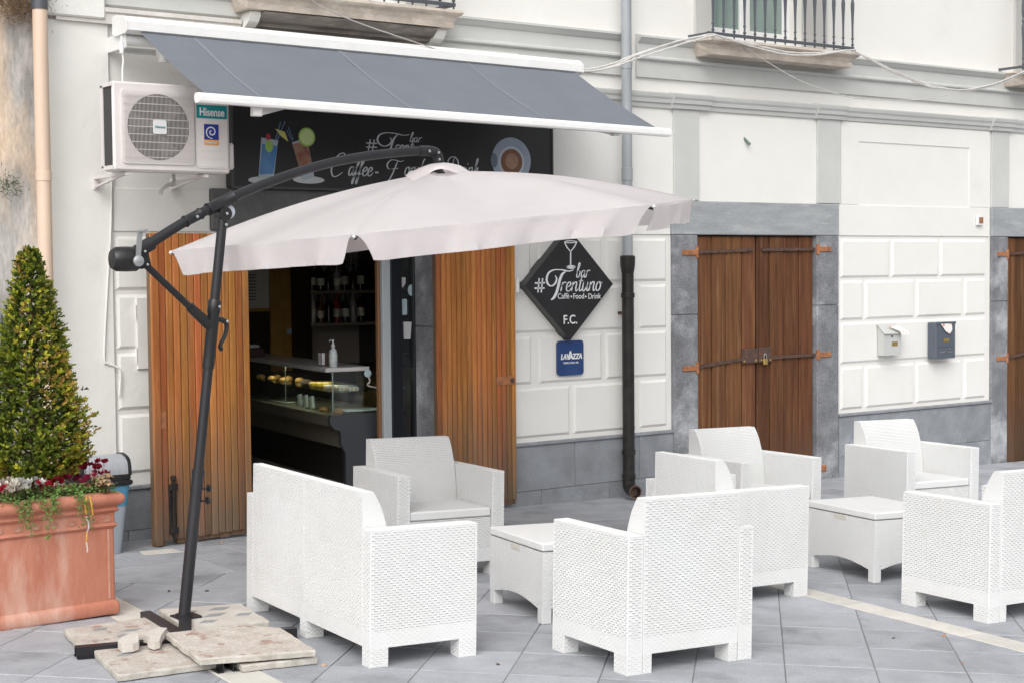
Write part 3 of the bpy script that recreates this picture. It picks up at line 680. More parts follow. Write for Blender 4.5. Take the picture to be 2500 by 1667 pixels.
# back bar shelves and bottles
SH=thing('back_bar_shelf','dark back bar with two bottle shelves against the mustard wall','shelf',(7.1,12.75,0))
for z in (1.298,1.596): 
    mb=MB(); mb.cbox(.02,1.4,-.02,.30,z-.03,z,.003); mb.build('shelf_board',mat('shelf_board%d'%int(z*100),(.24,.20,.165),rough=.5),SH)
for x in (.0,.72,1.42): mb=MB(); mb.box(x,x+.03,-.01,.32,.9,2.0); mb.build('upright',m_cntk,SH)
mb=MB(); mb.box(.0,1.42,-.1,.32,.86,.9); mb.build('work_top',m_cntk,SH)
mb=MB(); mb.box(.03,1.41,.31,.325,.9,1.95); mb.build('mirror_back',mat('mirror_back',(.42,.37,.33),rough=.3),SH)
bc=[('dark green',(.012,.03,.012)),('black',(.006,.006,.007)),('deep red',(.25,.012,.012)),('amber',(.12,.045,.01)),('clear',(.30,.31,.30)),('white',(.55,.54,.51)),('brown',(.035,.016,.01)),('bottle green',(.02,.07,.03))]
bm=[mat('bottle_'+n_.replace(' ','_'),c_,rough=.12,spec=.6) for n_,c_ in bc]; m_lab=mat('bottle_label',(.70,.66,.58),rough=.6)
blue=0
for zi,(z,seq) in enumerate(((1.596,[6,1,0,7,0,5,4,3,1,0,6,4,1,7]),(1.298,[5,2,3,0,1,6,2,1,0,5,4,4,1,2]))):
    for i,ci in enumerate(seq):
        h=rnd(.24,.31); r=rnd(.030,.037); me=MB(); me.lathe([(r,0),(r,h*.58),(r*.8,h*.66),(.013,h*.74),(.012,h*.93),(.014,h*.94),(.014,h),(0,h)],10)
        o=thing('bottle','%s bottle, %s from the left on the %s bar shelf'%(bc[ci][0],ordn[i],('upper','lower')[zi]),'bottle',(7.175+i*.043,12.80+.10*(i%2)+rnd(-.01,.01),z),0,'bottles on the back bar')
        me.build('glass_body',bm[ci],o,smooth=True)
        if i%3!=1: me=MB(); me.lathe([(r+.0008,h*.18),(r+.0008,h*.45)],10); me.build('label',m_lab,o,smooth=True)
o=thing('coffee_machine','dark espresso machine on the back bar to the right of the bottles','coffee machine',(8.25,12.6,.9))
mb=MB(); mb.cbox(-.35,.35,-.2,.25,.0,.10,.01); mb.cbox(-.35,.35,-.05,.25,.1,.32,.01); mb.cbox(-.36,.36,-.22,.26,.32,.42,.02); mb.build('body',mat('machine_grey',(.10,.10,.10),rough=.3,metal=.6),o)
for x in (-.15,.15):
    mb=MB(); mb.tube([(x,-.22,.26),(x,-.36,.24)],.014,8); mb.build('portafilter',m_black,o); mb=MB(); mb.tube([(x-.02,-.2,.45),(x+.03,-.24,.66)],.010,8); mb.build('lever',m_steel,o)
o=thing('fruit_orange','orange fruit on the work top behind the counter','fruit',(6.95,12.35,.9)); mb=MB(); mb.lathe([(0,0),(.03,.008),(.042,.04),(.03,.074),(0,.082)],12); mb.build('fruit',mat('orange_fruit',(.55,.20,.03),rough=.5),o,smooth=True)
o=thing('fruit_lemon','yellow lemon on the work top behind the counter','fruit',(7.12,12.3,.9)); mb=MB(); mb.lathe([(0,0),(.03,.008),(.04,.035),(.03,.064),(0,.072)],12); mb.build('fruit',mat('lemon',(.55,.45,.04),rough=.5),o,smooth=True)
mb=MB(); mb.box(6.5,7.2,12.1,12.5,.0,.9); tag(mb.build('back_counter',m_cntk),'dark low work counter behind the pastry case','counter')
o=thing('notice_board','pale framed notice hanging on the wall inside the bar','notice',(6.62,13.07,1.44)); mb=MB(); mb.box(-.2,.25,-.005,.02,0,.55); mb.build('board',mat('notice_paper',(.72,.70,.66),rough=.7),o)
mb=MB(); mb.box(-.2,.25,-.012,.02,-.03,-.001); mb.build('frame',m_must,o)
mb=MB()
for i in range(9): mb.box(-.1,.12,-.007,-.0052,.30-.028*i,.308-.028*i)
mb.build('printed_lines',m_mbblue,o)
mb=MB(); mb.cbox(0,.13,-.01,0,0,.055,.003); o=tag(mb.build('socket_plate',m_paperw,None,(7.06,13.095,1.19)),'white socket plate on the mustard wall inside the bar','socket')

# ------------------------------------------------------------------ lettering helpers
def stroke(mb, pts, w, f, n=7, cal=.6, taper=True, closed=False):
    """calligraphic ribbon through 2-d points; f maps (a,b) to a 3-d point; thickness follows the pen angle"""
    P=spline([(p[0],p[1],0) for p in pts],n,closed); L=[];Rr=[];N=len(P)
    for i,p in enumerate(P):
        t=(P[(i+1)%N]-P[i-1]) if closed else (P[min(i+1,N-1)]-P[max(i-1,0)])
        if t.length<1e-9: t=Vector((1,0,0))
        t.normalize(); nrm=Vector((-t.y,t.x,0))
        k=(1-cal)+cal*abs(t.y)
        if taper and not closed: k*=min(1,.45+1.6*min(i,N-1-i)/N*2)
        L.append(f(*(p+nrm*w*k/2).xy)); Rr.append(f(*(p-nrm*w*k/2).xy))
    vs=L+Rr; M=N if closed else N-1
    mb.add(vs,[(i,(i+1)%N,N+(i+1)%N,N+i) for i in range(M)])
GL={'r':(.62,[[(.16,1.02),(.1,.55),(.04,0)],[(.07,.45),(.22,.85),(.42,1.02),(.58,.9)]]),
'e':(.66,[[(0,.42),(.3,.5),(.52,.75),(.42,1.0),(.2,.92),(.06,.55),(.1,.15),(.28,0),(.5,.1),(.68,.4)]]),
'n':(.82,[[(.14,1.02),(.1,.5),(.04,0)],[(.07,.4),(.25,.82),(.45,1.02),(.58,.88),(.54,.4),(.56,.1),(.66,.0),(.84,.25)]]),
't':(.5,[[(.30,1.75),(.22,1.0),(.16,.3),(.22,.02),(.36,.05),(.52,.3)],[(0,1.12),(.25,1.08),(.5,1.18)]]),
'u':(.82,[[(.1,1.0),(.05,.4),(.1,.05),(.25,.0),(.45,.3),(.58,.7)],[(.62,1.0),(.56,.4),(.58,.1),(.68,.0),(.84,.25)]]),
'o':(.78,[[(.42,1.0),(.2,.92),(.06,.5),(.12,.1),(.3,0),(.5,.2),(.58,.6),(.5,.95),(.4,.98),(.5,.78),(.8,.92)]]),
'b':(.66,[[(.0,.5),(.22,1.1),(.38,1.7),(.34,2.05),(.2,1.9),(.12,1.2),(.06,.4),(.12,.05),(.28,0),(.46,.3),(.5,.7),(.4,.95),(.5,.82),(.68,.85)]]),
'a':(.76,[[(.52,.85),(.38,1.0),(.2,.9),(.06,.5),(.1,.1),(.24,0),(.42,.25),(.56,.95)],[(.58,1.0),(.52,.4),(.55,.08),(.64,0),(.78,.25)]]),
'f':(.5,[[(0,.3),(.25,1.0),(.48,1.75),(.42,2.1),(.28,1.9),(.18,1.0),(.08,-.2),(.0,-.85),(-.1,-.9),(-.08,-.5),(.15,.05),(.5,.3)]]),
'd':(.82,[[(.5,.85),(.36,1.0),(.18,.9),(.05,.5),(.1,.1),(.24,0),(.42,.25),(.56,.95),(.7,1.7),(.82,2.0),(.92,1.9)],[(.64,1.5),(.54,.5),(.56,.08),(.66,0),(.82,.25)]]),
'i':(.4,[[(.14,1.0),(.06,.35),(.12,.02),(.24,.05),(.4,.3)],[(.24,1.35),(.26,1.45)]]),
'k':(.75,[[(.0,.5),(.25,1.3),(.36,1.9),(.24,2.05),(.16,1.4),(.06,0)],[(.08,.4),(.3,.85),(.5,.98),(.48,.7),(.2,.52),(.4,.15),(.6,0),(.78,.25)]]),
'F':(1.35,[[(.35,1.0),(.1,1.2),(.0,1.7),(.3,2.2),(.8,2.2),(1.3,2.05),(1.6,2.25)],[(1.0,2.15),(.85,1.3),(.65,.3),(.4,-.45),(.1,-.6)],[(.5,1.05),(.85,1.1),(1.2,1.2)]]),
'C':(1.15,[[(.9,1.6),(1.0,2.0),(.8,2.25),(.4,2.0),(.08,1.2),(.05,.5),(.3,.0),(.65,.05),(1.05,.4)]]),
'D':(1.45,[[(.75,2.1),(.62,1.2),(.4,.2),(.1,-.05),(.05,.2),(.5,.1),(1.0,.2),(1.35,.9),(1.25,1.7),(.8,2.15),(.3,2.1),(.05,1.7),(.2,1.4)]])}
def script(mb, text, x, z, s, f, w, slant=.22, xs=1.):
    for ch in text:
        if ch==' ': x+=.5*s*xs; continue
        if ch=='-': stroke(mb,[(x+.1*s,z+.45*s),(x+.55*s,z+.45*s)],w,f,2,0,False); x+=.75*s; continue
        adv,st=GL[ch]
        for k in st: stroke(mb,[(x+(p[0]*xs+slant*p[1])*s,z+p[1]*s) for p in k],w,f)
        x+=adv*s*xs
    return x
def text_mesh(body,size,mt,parent,loc,align='CENTER',xs=1.,shear=0.,off=0.,depth=.0012,name='lettering'):
    cu=bpy.data.curves.new('t','FONT'); cu.body=body; cu.size=size; cu.align_x=align; cu.extrude=depth; cu.shear=shear; cu.offset=off
    t=bpy.data.objects.new('t',cu); COL.objects.link(t)
    bpy.context.view_layer.update()
    me=bpy.data.meshes.new_from_object(t.evaluated_get(bpy.context.evaluated_depsgraph_get())); bpy.data.objects.remove(t); bpy.data.curves.remove(cu)
    me.materials.clear(); me.materials.append(mt)
    o=obj(name,me,parent,loc,(R(90),0,0)); o.scale=(xs,1,1); return o

# ---- fascia sign board above the doorway
SY=9.775
S=thing('bar_fascia_sign','long black bar fascia sign with silver script, cocktails and coffee cup','sign',(0,SY,0))
mb=MB(); mb.cbox(4.877,7.617,0,.10,2.352,2.95,.006); mb.build('board',m_signblk,S)
mb=MB()
for a,b,c,d in ((4.872,7.622,2.347,2.362),(4.872,4.888,2.362,2.95),(7.606,7.622,2.362,2.95)): mb.box(a,b,-.008,.0,c,d)
mb.build('board_frame',m_signedge,S)
mb=MB(); k=0
x=4.2
while x<7.9:                                   # faint diagonal pinstripes printed on the board
    a=max(4.89,x); 
    p0=(x,2.364); p1=(x+.95,2.94)
    def cl(p0,p1,t): return (p0[0]+(p1[0]-p0[0])*t,p0[1]+(p1[1]-p0[1])*t)
    t0=max(0,(4.89-p0[0])/.95); t1=min(1,(7.604-p0[0])/.95)
    if t1>t0:
        A_,B_=cl(p0,p1,t0),cl(p0,p1,t1); mb.add([(A_[0],-.0006,A_[1]),(A_[0]+.006,-.0006,A_[1]),(B_[0]+.006,-.0006,B_[1]),(B_[0],-.0006,B_[1])],[(0,1,2,3)])
    x+=.03
mb.build('pinstripes',mat('pinstripe',(.022,.022,.024),rough=.4),S)
fs=lambda a,b:(a,-.0015,b)
def spx(u,v): p=at(u,v,SY); return (p.x,p.z)
mb=MB()
# '#', 'Trentuno', 'bar' and the line below
hx,hz=spx(907,355)
for dx in (-.020,.014): stroke(mb,[(hx+dx-.008,hz-.04),(hx+dx+.010,hz+.04)],.010,fs,2,0,False)
for dz in (-.015,.013): stroke(mb,[(hx-.045,hz+dz),(hx+.045,hz+dz)],.009,fs,2,0,False)
tx,tz=spx(921,324)
TT=[[(100,-70),(112,-45),(95,-15),(60,0),(28,-12),(10,-45),(25,-85),(70,-105),(140,-103),(200,-92),(245,-102)],[(155,-95),(128,-60),(112,-10),(92,45),(60,85),(25,98)]]
for st in TT: stroke(mb,[(tx+(p[0]-10)*.00118,tz-(p[1]+105)*.00092) for p in st],.015,fs)
x_,z_=spx(962,374); script(mb,'rentuno',x_,z_,.058,fs,.012,.2,1.05)
x_,z_=spx(1000,347); script(mb,'bar',x_,z_,.034,fs,.0085,.2,1.5)
mb.build('name_lettering',m_letterg,S); mb=MB()
for tx_,u_,v_,s_,xs_ in (('C',805,431,.074,1.25),('affee',849,429,.062,1.05),('-',914,431,.06,1.),('F',940,433,.056,1.5),('ood',986,429,.062,1.05),('-',1056,431,.06,1.),('D',1086,432,.068,1.1),('rink',1122,429,.062,1.05)):
    x_,z_=spx(u_,v_); script(mb,tx_,x_,z_,s_,fs,.0112,.22,xs_)
mb.build('script_lettering',m_letterg,S)
# printed cocktails
def flat(nm,pts,mt,y=-.0012):
    mb=MB(); mb.poly_xz(pts,y,y-.0012); return mb.build(nm,mt,S)
C_=lambda n_,c,c2=None,s=12: mat(n_,c,c2,scale=s,rough=.5) if c2 else mat(n_,c,rough=.5)
pb=C_('print_blue',(.10,.24,.44),(.05,.17,.42),9); pr=C_('print_amber',(.34,.20,.13),(.20,.06,.04),14); pg=C_('print_glass',(.36,.42,.47)); pl_=C_('print_lime',(.30,.50,.10)); pl2=C_('print_lime_flesh',(.55,.68,.30)); py=C_('print_yellow',(.55,.55,.16)); pw=C_('print_coaster',(.48,.50,.52)); pred=C_('print_cherry',(.38,.03,.05)); pst=C_('print_straw',(.10,.16,.25))
cc=lambda u,v:spx(500+u/2.8,v/2.8)
flat('printed_coaster',circ(*cc(408,1235),.125,.026),pw,-.001); flat('printed_coaster',circ(*cc(710,1232),.125,.026),pw,-.001)
flat('printed_glass',[cc(385,942),cc(500,962),cc(470,1215),cc(365,1222)],pg,-.0022); flat('printed_drink',[cc(391,985),cc(494,1000),cc(466,1190),cc(370,1195)],pb,-.0034)
flat('printed_lime',circ(*cc(437,1003),.03,.042),pl_,-.0046); flat('printed_cherry',circ(*cc(432,938),.018,.022),pred,-.0034)
flat('printed_straw',[cc(478,955),cc(486,958),cc(521,838),cc(513,835)],pst,-.0034); flat('printed_straw',[cc(490,960),cc(498,962),cc(551,832),cc(543,830)],pst,-.0034)
flat('printed_parasol',[cc(478,882),cc(545,905),cc(568,972),cc(520,935)],py,-.0046)
flat('printed_glass',[cc(595,975),cc(697,945),cc(748,1215),cc(668,1238)],pg,-.0022); flat('printed_drink',[cc(600,990),cc(700,962),cc(738,1180),cc(655,1192)],pr,-.0034)
flat('printed_lime',circ(*cc(695,940),.066,.066),pl_,-.0046); flat('printed_lime_flesh',circ(*cc(695,940),.054,.054),pl2,-.0058)
flat('printed_straw',[cc(600,962),cc(606,960),cc(572,872),cc(566,873)],pst,-.0034); flat('printed_straw',[cc(590,962),cc(596,962),cc(562,893),cc(556,895)],pst,-.0034)
dd=lambda u,v:spx(1100+u/2.8,v/2.8)
cxy=dd(415,1100)
flat('printed_saucer',circ(cxy[0],cxy[1],.185,.175,36),C_('print_saucer',(.36,.42,.50),(.26,.31,.38),3),-.001); flat('printed_cup',circ(cxy[0],cxy[1]-.01,.122,.118,36),C_('print_cup',(.50,.55,.62)),-.0022)
flat('printed_coffee',circ(cxy[0],cxy[1]-.01,.102,.098,36),C_('print_coffee',(.20,.085,.045)),-.0034); flat('printed_foam',circ(cxy[0],cxy[1]-.005,.062,.06,30),C_('print_foam',(.40,.24,.17),(.30,.15,.09),8),-.0046)
flat('printed_spoon',circ(*dd(295,1098),.032,.055),C_('print_spoon',(.14,.17,.22)),-.0034)

# ---- diamond sign
DX,DZ,DH=7.786,1.652,.442
S2=thing('diamond_sign','black diamond bar sign with martini glass and white script on the wall','sign',(DX,9.78,DZ))
mb=MB(); h=DH; c=.006
P4=[(h,0),(0,h-.006),(-h,0),(0,-h+.006)]
mb.prism(P4,lambda a,b:(a,0,b),lambda a,b:(a,.098,b)); mb.m=[0,1,1,1,1,1]; mb.build('panel',[m_signblk,m_signedge],S2)
def dpx(u,v): p=at(1250+u/4.48,570+v/4.48,9.78); return (p.x-DX,p.z-DZ)
fd=lambda a,b:(*([a]),-.0015,b)
mb=MB()
def ds(pts,w,cal=.6,taper=True,n=7): stroke(mb,[dpx(*p) for p in pts],w,fd,n,cal,taper)
for a,b in (((282,648),(296,492)),((318,648),(334,492))): ds([a,b],.013,0,False,2)
for a,b in (((250,545),(360,542)),((245,602),(355,600))): ds([a,b],.013,0,False,2)
ds([(470,462),(487,500),(470,550),(430,577),(392,555),(378,500),(400,435),(455,402),(540,400),(610,414),(650,408),(672,398)],.020)
ds([(585,420),(548,450),(522,510),(505,580),(485,650),(455,705),(425,728)],.026,.4)
x0,z0=dpx(528,636); script(mb,'rentuno',x0,z0,.071,fd,.0125,.16,1.17)
x0,z0=dpx(700,484); script(mb,'bar',x0,z0,.056,fd,.010,.14,1.22)
mb.build('name_lettering',m_letter,S2); mb=MB()
ds([(570,95),(638,200),(708,98)],.011,0,False,2); ds([(567,96),(600,86),(640,84),(680,87),(711,97),(680,103),(640,105),(600,103),(567,96)],.007,0,False,4)
ds([(640,198),(640,355)],.013,0,False,2); ds([(595,372),(620,362),(642,358),(665,362),(688,370),(665,378),(640,380),(615,378),(595,372)],.014,0,False,4)
mb.build('martini_glass_print',m_letter,S2)
for tx_,u_ in (('Caffè',562),('Food',728),('Drink',900)):
    p=dpx(u_,716); text_mesh(tx_,.062,m_letter,S2,(p[0],-.0015,p[1]),'CENTER',.90,0,.0002)
mb=MB()
for u_ in (648,806): p=dpx(u_,693); mb.lathe([(.008,0),(.008,.0015),(0,.0018)],10,(p[0],-.001,p[1]),'y')
mb.build('lettering_dots',m_letter,S2)
p=dpx(637,988); text_mesh('F.C.',.098,m_letter,S2,(p[0],-.0015,p[1]),'CENTER',.92,0,.0012)
# ---- small blue plaque
S3=thing('blue_plaque','small rounded blue enamel plaque with white lettering below the diamond sign','sign',(7.838,9.842,1.075))
mb=MB(); mb.poly_xz(rrect(-.132,.132,-.137,.137,.03),0,.018); mb.build('plate',m_lblue,S3)
text_mesh('LAVAZZA',.058,m_letter,S3,(.006,-.0015,-.008),'CENTER',.84,.18,.0028); text_mesh('A',.09,m_letter,S3,(-.004,-.0022,-.008),'CENTER',.9,.0,.0028)
text_mesh('TORINO, ITALIA, 1895',.020,m_letter,S3,(.0,-.0015,-.045),'CENTER',.80,0,.0003)

# ------------------------------------------------------------------ awning
AW=thing('awning','grey fabric retractable awning with white cassette above the bar sign','awning',(4.03,9.72,3.36))
ax=lambda x:(x-4.03); az=lambda x:-.012*(x-4.03)/3.65
prof=[(0,-.06),(0,.045),(-.06,.055),(-.19,.035),(-.235,.0),(-.235,-.055),(-.20,-.07),(-.06,-.075)]
mb=MB(); n=len(prof)
mb.add([(0,a,b+.0) for a,b in prof]+[(3.66,a,b-.028) for a,b in prof],[tuple(range(n))[::-1],tuple(range(n,2*n))]+[(i,(i+1)%n,n+(i+1)%n,n+i) for i in range(n)]); mb.build('cassette',m_wmetal,AW)
for x in (-.012,3.66): 
    mb=MB(); zz=-.028*(x>1); mb.prism([(a*1.02,b*1.04+zz) for a,b in prof],lambda a,b:(x+.006,a,b),lambda a,b:(x+.010,a,b)); mb.build('end_cap',m_wmetal,AW)
TL,TR_=Vector((.09,-.215,-.062)),Vector((3.60,-.215,-.09)); BL,BR=Vector((.09,-1.16,-.545)),Vector((3.61,-1.16,-.59))
mb=MB(); NX,NY=48,12; 
def cloth(s,t):
    p=TL.lerp(TR_,s).lerp(BL.lerp(BR,s),t); x=s*3.5
    sag=-.018*math.sin(math.pi*t)+.0028*math.sin(x*9+t*2)*t*(1-t)*4+.002*math.sin(x*31+t*7)*(1-t)
    return p+Vector((0,0,sag))
mb.add([cloth(i/NX,j/NY) for j in range(NY+1) for i in range(NX+1)],[(j*(NX+1)+i,j*(NX+1)+i+1,(j+1)*(NX+1)+i+1,(j+1)*(NX+1)+i) for j in range(NY) for i in range(NX)]); mb.fix=False
CL=mb.build('cloth',m_awn,AW,smooth=True)
for sx in (.104,.409,.714):
    mb=MB(); e=.0028; vs=[];
    for j in range(NY*2+1):
        for d in (-e,e): vs.append(cloth(sx+d,j/NY/2)+Vector((0,-.0015,.0025)))
    mb.add(vs,[(2*j,2*j+1,2*j+3,2*j+2) for j in range(NY*2)]); mb.fix=False; mb.build('seam',m_seam,CL)
fp=[(-.03,-.028),(.02,-.028),(.034,-.01),(.034,.018),(.02,.03),(-.018,.03),(-.036,.012),(-.036,-.016)]
mb=MB(); n=len(fp); A0,A1=Vector((.015,-1.175,-.565)),Vector((3.685,-1.175,-.613))
mb.add([A0+Vector((0,a,b)) for a,b in fp]+[A1+Vector((0,a,b)) for a,b in fp],[tuple(range(n))[::-1],tuple(range(n,2*n))]+[(i,(i+1)%n,n+(i+1)%n,n+i) for i in range(n)]); mb.build('front_bar',m_wmetal,AW)
for sgn,xw,xf,xe in ((1,.30,.42,1.45),(-1,3.36,3.22,2.2)):
    W_=Vector((xw,-.10,-.175)); E_=Vector((xe,-.58,-.36)); F_=Vector((xf,-1.13,-.625))
    mb=MB(); mb.obb(W_,E_,.05,.05); mb.lathe([(.035,-.05),(.035,.05)],12,tuple(W_)); mb.build('folding_arm',m_wmetal,AW)
    mb=MB(); mb.obb(E_,F_,.045,.045); mb.lathe([(.032,-.045),(.032,.045)],12,tuple(E_)); mb.cbox(F_.x-.03,F_.x+.03,F_.y-.03,F_.y+.02,F_.z-.025,F_.z+.035,.005); mb.build('folding_arm',m_wmetal,AW)
mb=MB(); mb.tube([(.03,-.12,-.105),(3.62,-.12,-.135)],.034,14); mb.build('roller_tube',m_wmetal,AW,smooth=True); mb=MB(); mb.cbox(.015,.03,-.15,.14,-.16,-.06,.004); mb.cbox(.03,.30,.02,.05,-.17,-.13,.004); mb.build('wall_bracket',m_wmetal,AW); mb=MB(); mb.cbox(3.6,3.615,-.15,.12,-.17,-.09,.004); mb.build('wall_bracket',m_wmetal,AW)
mb=MB(); mb.tube([(-.02,-.18,-.09),(-.02,-.18,-.18),(-.01,-.18,-.24),(-.018,-.18,-.30),(-.018,-.18,-.62)],.006,6); mb.lathe([(.014,-.2),(.016,-.17),(.014,-.13)],8,(-.02,-.18,0)); mb.build('crank_rod',m_wmetal,AW)

# ------------------------------------------------------------------ air conditioner
A=thing('air_conditioner','white outdoor air conditioner with round fan grille on wall brackets beside the bar sign','air conditioner',(3.845,9.30,2.41))
W_,H_,D_=.785,.548,.17
mb=MB(); mb.cbox(0,W_,0.004,D_,0,H_,.012); mb.build('casing',m_ac,A)
mb=MB(); mb.poly_xz(rrect(.05,.535,.045,H_-.045,.03),-.006,.01); mb.poly_xz(rrect(.545,W_-.02,.03,H_-.03,.03),-.003,.01); mb.build('front_panel',m_ac,A)
mb=MB(); mb.poly_xz(circ(.293,.275,.205,.205,40),-.0075,-.0062); mb.build('fan_shade_disc',mat('fan_shade',(.035,.033,.033),rough=.8,spec=.1),A)  # flat disc painted dark for the shade behind the fan grille
mb=MB()
for k in range(3):
    a=k*2.094+.5; mb.add([(.293+math.cos(a+t)*r*.2,-.009-.004*(t>0),.275+math.sin(a+t)*r*.2) for r,t in ((.2,-.2),(.2,.25),(.95,.75),(.98,.1))],[(0,1,2,3)])
mb.lathe([(.03,0),(.03,.003),(0,.004)],14,(.293,-.008,.275),'y'); mb.build('fan',mat('fan_grey',(.075,.07,.068),rough=.6),A)
mb=MB()
for i in range(-27,28):
    x=i*.0086
    mb.box(.293+x-.0007,.293+x+.0007,-.020,-.017,.275-.215,.275+.215)
for j in range(-4,5): mb.box(.293-.238,.293+.238,-.0165,-.013,.275+j*.047-.002,.275+j*.047+.002)
mb.build('fan_grille',m_wire,A)
mb=MB(); mb.poly_xz(rrect(.248,.338,.232,.318,.01),-.026,-.0205); bd=mb.build('grille_badge',m_white,A); text_mesh('Hisense',.024,m_teal,A,(.293,-.0275,.268),'CENTER',.9)
mb=MB(); mb.box(.552,.762,-.0055,-.0035,.346,.430); mb.build('brand_label',m_teal,A); text_mesh('Hisense',.072,m_letter,A,(.657,-.0068,.362),'CENTER',.76,0,.0014)
mb=MB(); mb.box(.602,.702,-.0055,-.0035,.212,.310); mb.build('inverter_label',m_navy,A)
mb=MB(); mb.box(.602,.702,-.0055,-.0035,.178,.2115); mb.build('inverter_strip',m_orange,A); text_mesh('Inverter',.028,m_letter,A,(.652,-.0068,.187),'CENTER',.9)
mb=MB(); stroke(mb,[(.652+.042*t/18*math.cos(t*.62),.261+.042*t/18*math.sin(t*.62)) for t in range(2,19)],.008,lambda a,b:(a,-.0068,b),3,0); mb.build('spiral_print',m_letter,A)
mb=MB()
for i in range(6): mb.box(.575,.745,-.0045,-.0032,.04+.05*i,.0425+.05*i)
mb.build('panel_grooves',m_wire,A)
mb=MB(); mb.box(-.003,-.0005,.02,D_-.03,.03,H_-.03); mb.build('coil_side',m_acdark,A)
mb=MB()
for z in (.02,H_-.02): mb.box(-.012,0,.01,D_,z-.012,z+.012)
mb.box(-.012,-.004,D_-.03,D_,.02,H_-.02); mb.build('side_guard',m_ac,A)
mb=MB(); mb.cbox(W_,W_+.045,.03,.14,.03,.20,.012); mb.build('valve_cover',m_ac,A)
for x in (.10,.63):
    mb=MB(); mb.obb((x,.03,-.014),(x,.55,-.014),.03,.022); mb.obb((x,.12,-.022),(x,.55,-.075),.02,.010); mb.box(x-.016,x+.016,.54,.56,-.09,-.01); mb.build('wall_bracket',m_ac,A)
mb=MB(); mb.tube(spline([(.48,.2,-.0),(.48,.2,-.06),(.44,.2,-.07),(.40,.2,-.10),(.39,.2,-.13)],5),.012,8); mb.build('drain_hose',m_cableg,A)

# ------------------------------------------------------------------ pipes
o=thing('downpipe','tall grey plastic downpipe ending in a black cast iron foot with open elbow','downpipe',(8.358,9.75,gz(8.36)))
z0=gz(8.36)
mb=MB(); mb.tube([(0,0,1.80-z0),(0,0,7-z0)],.042,18); mb.build('upper_pipe',m_gpipe,o,smooth=True)
for z in (2.53,3.42): mb=MB(); mb.lathe([(.0425,-.05),(.046,-.048),(.046,.05),(.0425,.052)],18,(0,0,z-z0)); mb.build('pipe_sleeve',m_gpipe,o,smooth=True)
mb=MB(); mb.tube([(0,0,.17),(0,0,1.86-z0)],.049,18); mb.lathe([(.050,1.74-z0),(.060,1.80-z0),(.062,1.87-z0),(.052,1.88-z0)],18); mb.build('lower_pipe',m_blkpipe,o,smooth=True)
for z in (1.56,.295,.10): mb=MB(); mb.lathe([(.050,-.02),(.056,-.018),(.056,.018),(.050,.02)],18,(0,0,z-z0)); mb.build('pipe_collar',m_blkpipe,o,smooth=True)
mb=MB(); mb.tube(spline([(0,0,.18),(0,0,.12),(-.01,-.03,.085),(-.03,-.09,.072),(-.04,-.125,.07)],5),.052,18,False); mb.tube([(-.04,-.125,.07),(-.03,-.09,.072),(-.01,-.03,.085)],.045,18,False); 
mb.build('elbow',m_rust if False else m_blkpipe,o,smooth=True)
mb=MB(); e=Vector((-.04,-.127,.07)); d=Vector((-.01,-.035,-.002)).normalized(); u=d.orthogonal().normalized(); v=d.cross(u)
mb.add([e+(u*math.cos(t)+v*math.sin(t))*r for r in (.045,.056) for t in [2*math.pi*k/20 for k in range(20)]],[(k,(k+1)%20,20+(k+1)%20,20+k) for k in range(20)])
mb.add([e-d*.05+(u*math.cos(t)+v*math.sin(t))*.044 for t in [2*math.pi*k/20 for k in range(20)]],[tuple(range(20))],0); mb.build('elbow_mouth',mat('rusty_mouth',(.16,.085,.06),(.08,.05,.04),scale=30,rough=.8),o)
for z in (1.5,4.2): mb=MB(); mb.box(-.01,.01,.04,.14,z-.012,z+.012); mb.build('pipe_bracket',m_iron,o)
o=thing('beige_downpipe','thick beige downpipe at the corner between the weathered wall and the bar','downpipe',(3.555,9.72,gz(3.5)))
mb=MB(); mb.tube([(0,0,0),(0,0,3.40)],.046,18); mb.build('lower_pipe',m_bpipe,o,smooth=True)
mb=MB(); mb.tube([(0,0,3.38),(0,0,7)],.05,18); mb.build('upper_pipe',m_rail,o,smooth=True)
mb=MB(); mb.lathe([(.047,-.03),(.05,-.028),(.05,.03),(.047,.032)],18,(0,0,2.35)); mb.build('pipe_sleeve',m_bpipe,o,smooth=True)

# ------------------------------------------------------------------ neighbouring building at the left edge
N=thing('weathered_building','weathered old wall with flaking plaster and stains at the left edge','building',(0,9.86,0))
mb=MB(); nx,nz=60,70
def rough_wall(x,z): return -.012+.012*math.sin(x*7.3+z*2.1)*math.sin(z*4.7-x*3)+.008*math.sin(x*23+z*17)
vs=[(-3+6.575*i/nx,rough_wall(-3+6.575*i/nx,-.5+7.7*k/nz),-.5+7.7*k/nz) for k in range(nz+1) for i in range(nx+1)]
mb.add(vs,[(k*(nx+1)+i,k*(nx+1)+i+1,(k+1)*(nx+1)+i+1,(k+1)*(nx+1)+i) for k in range(nz) for i in range(nx)]); mb.fix=False; mb.build('old_wall',m_oldwall,N,smooth=True)
mb=MB(); mb.box(-3,3.55,.05,5,-.5,7.2); mb.build('wall_core',m_oldwall,N)
mb=MB(); mb.cbox(2.6,3.30,-.10,-.02,-.4,1.55,.02); mb.build('stone_pier',m_piperno,N)
mb=MB(); mb.cbox(2.9,3.28,-.06,-.02,1.56,2.0,.02); mb.build('grey_panel',m_plinth,N)

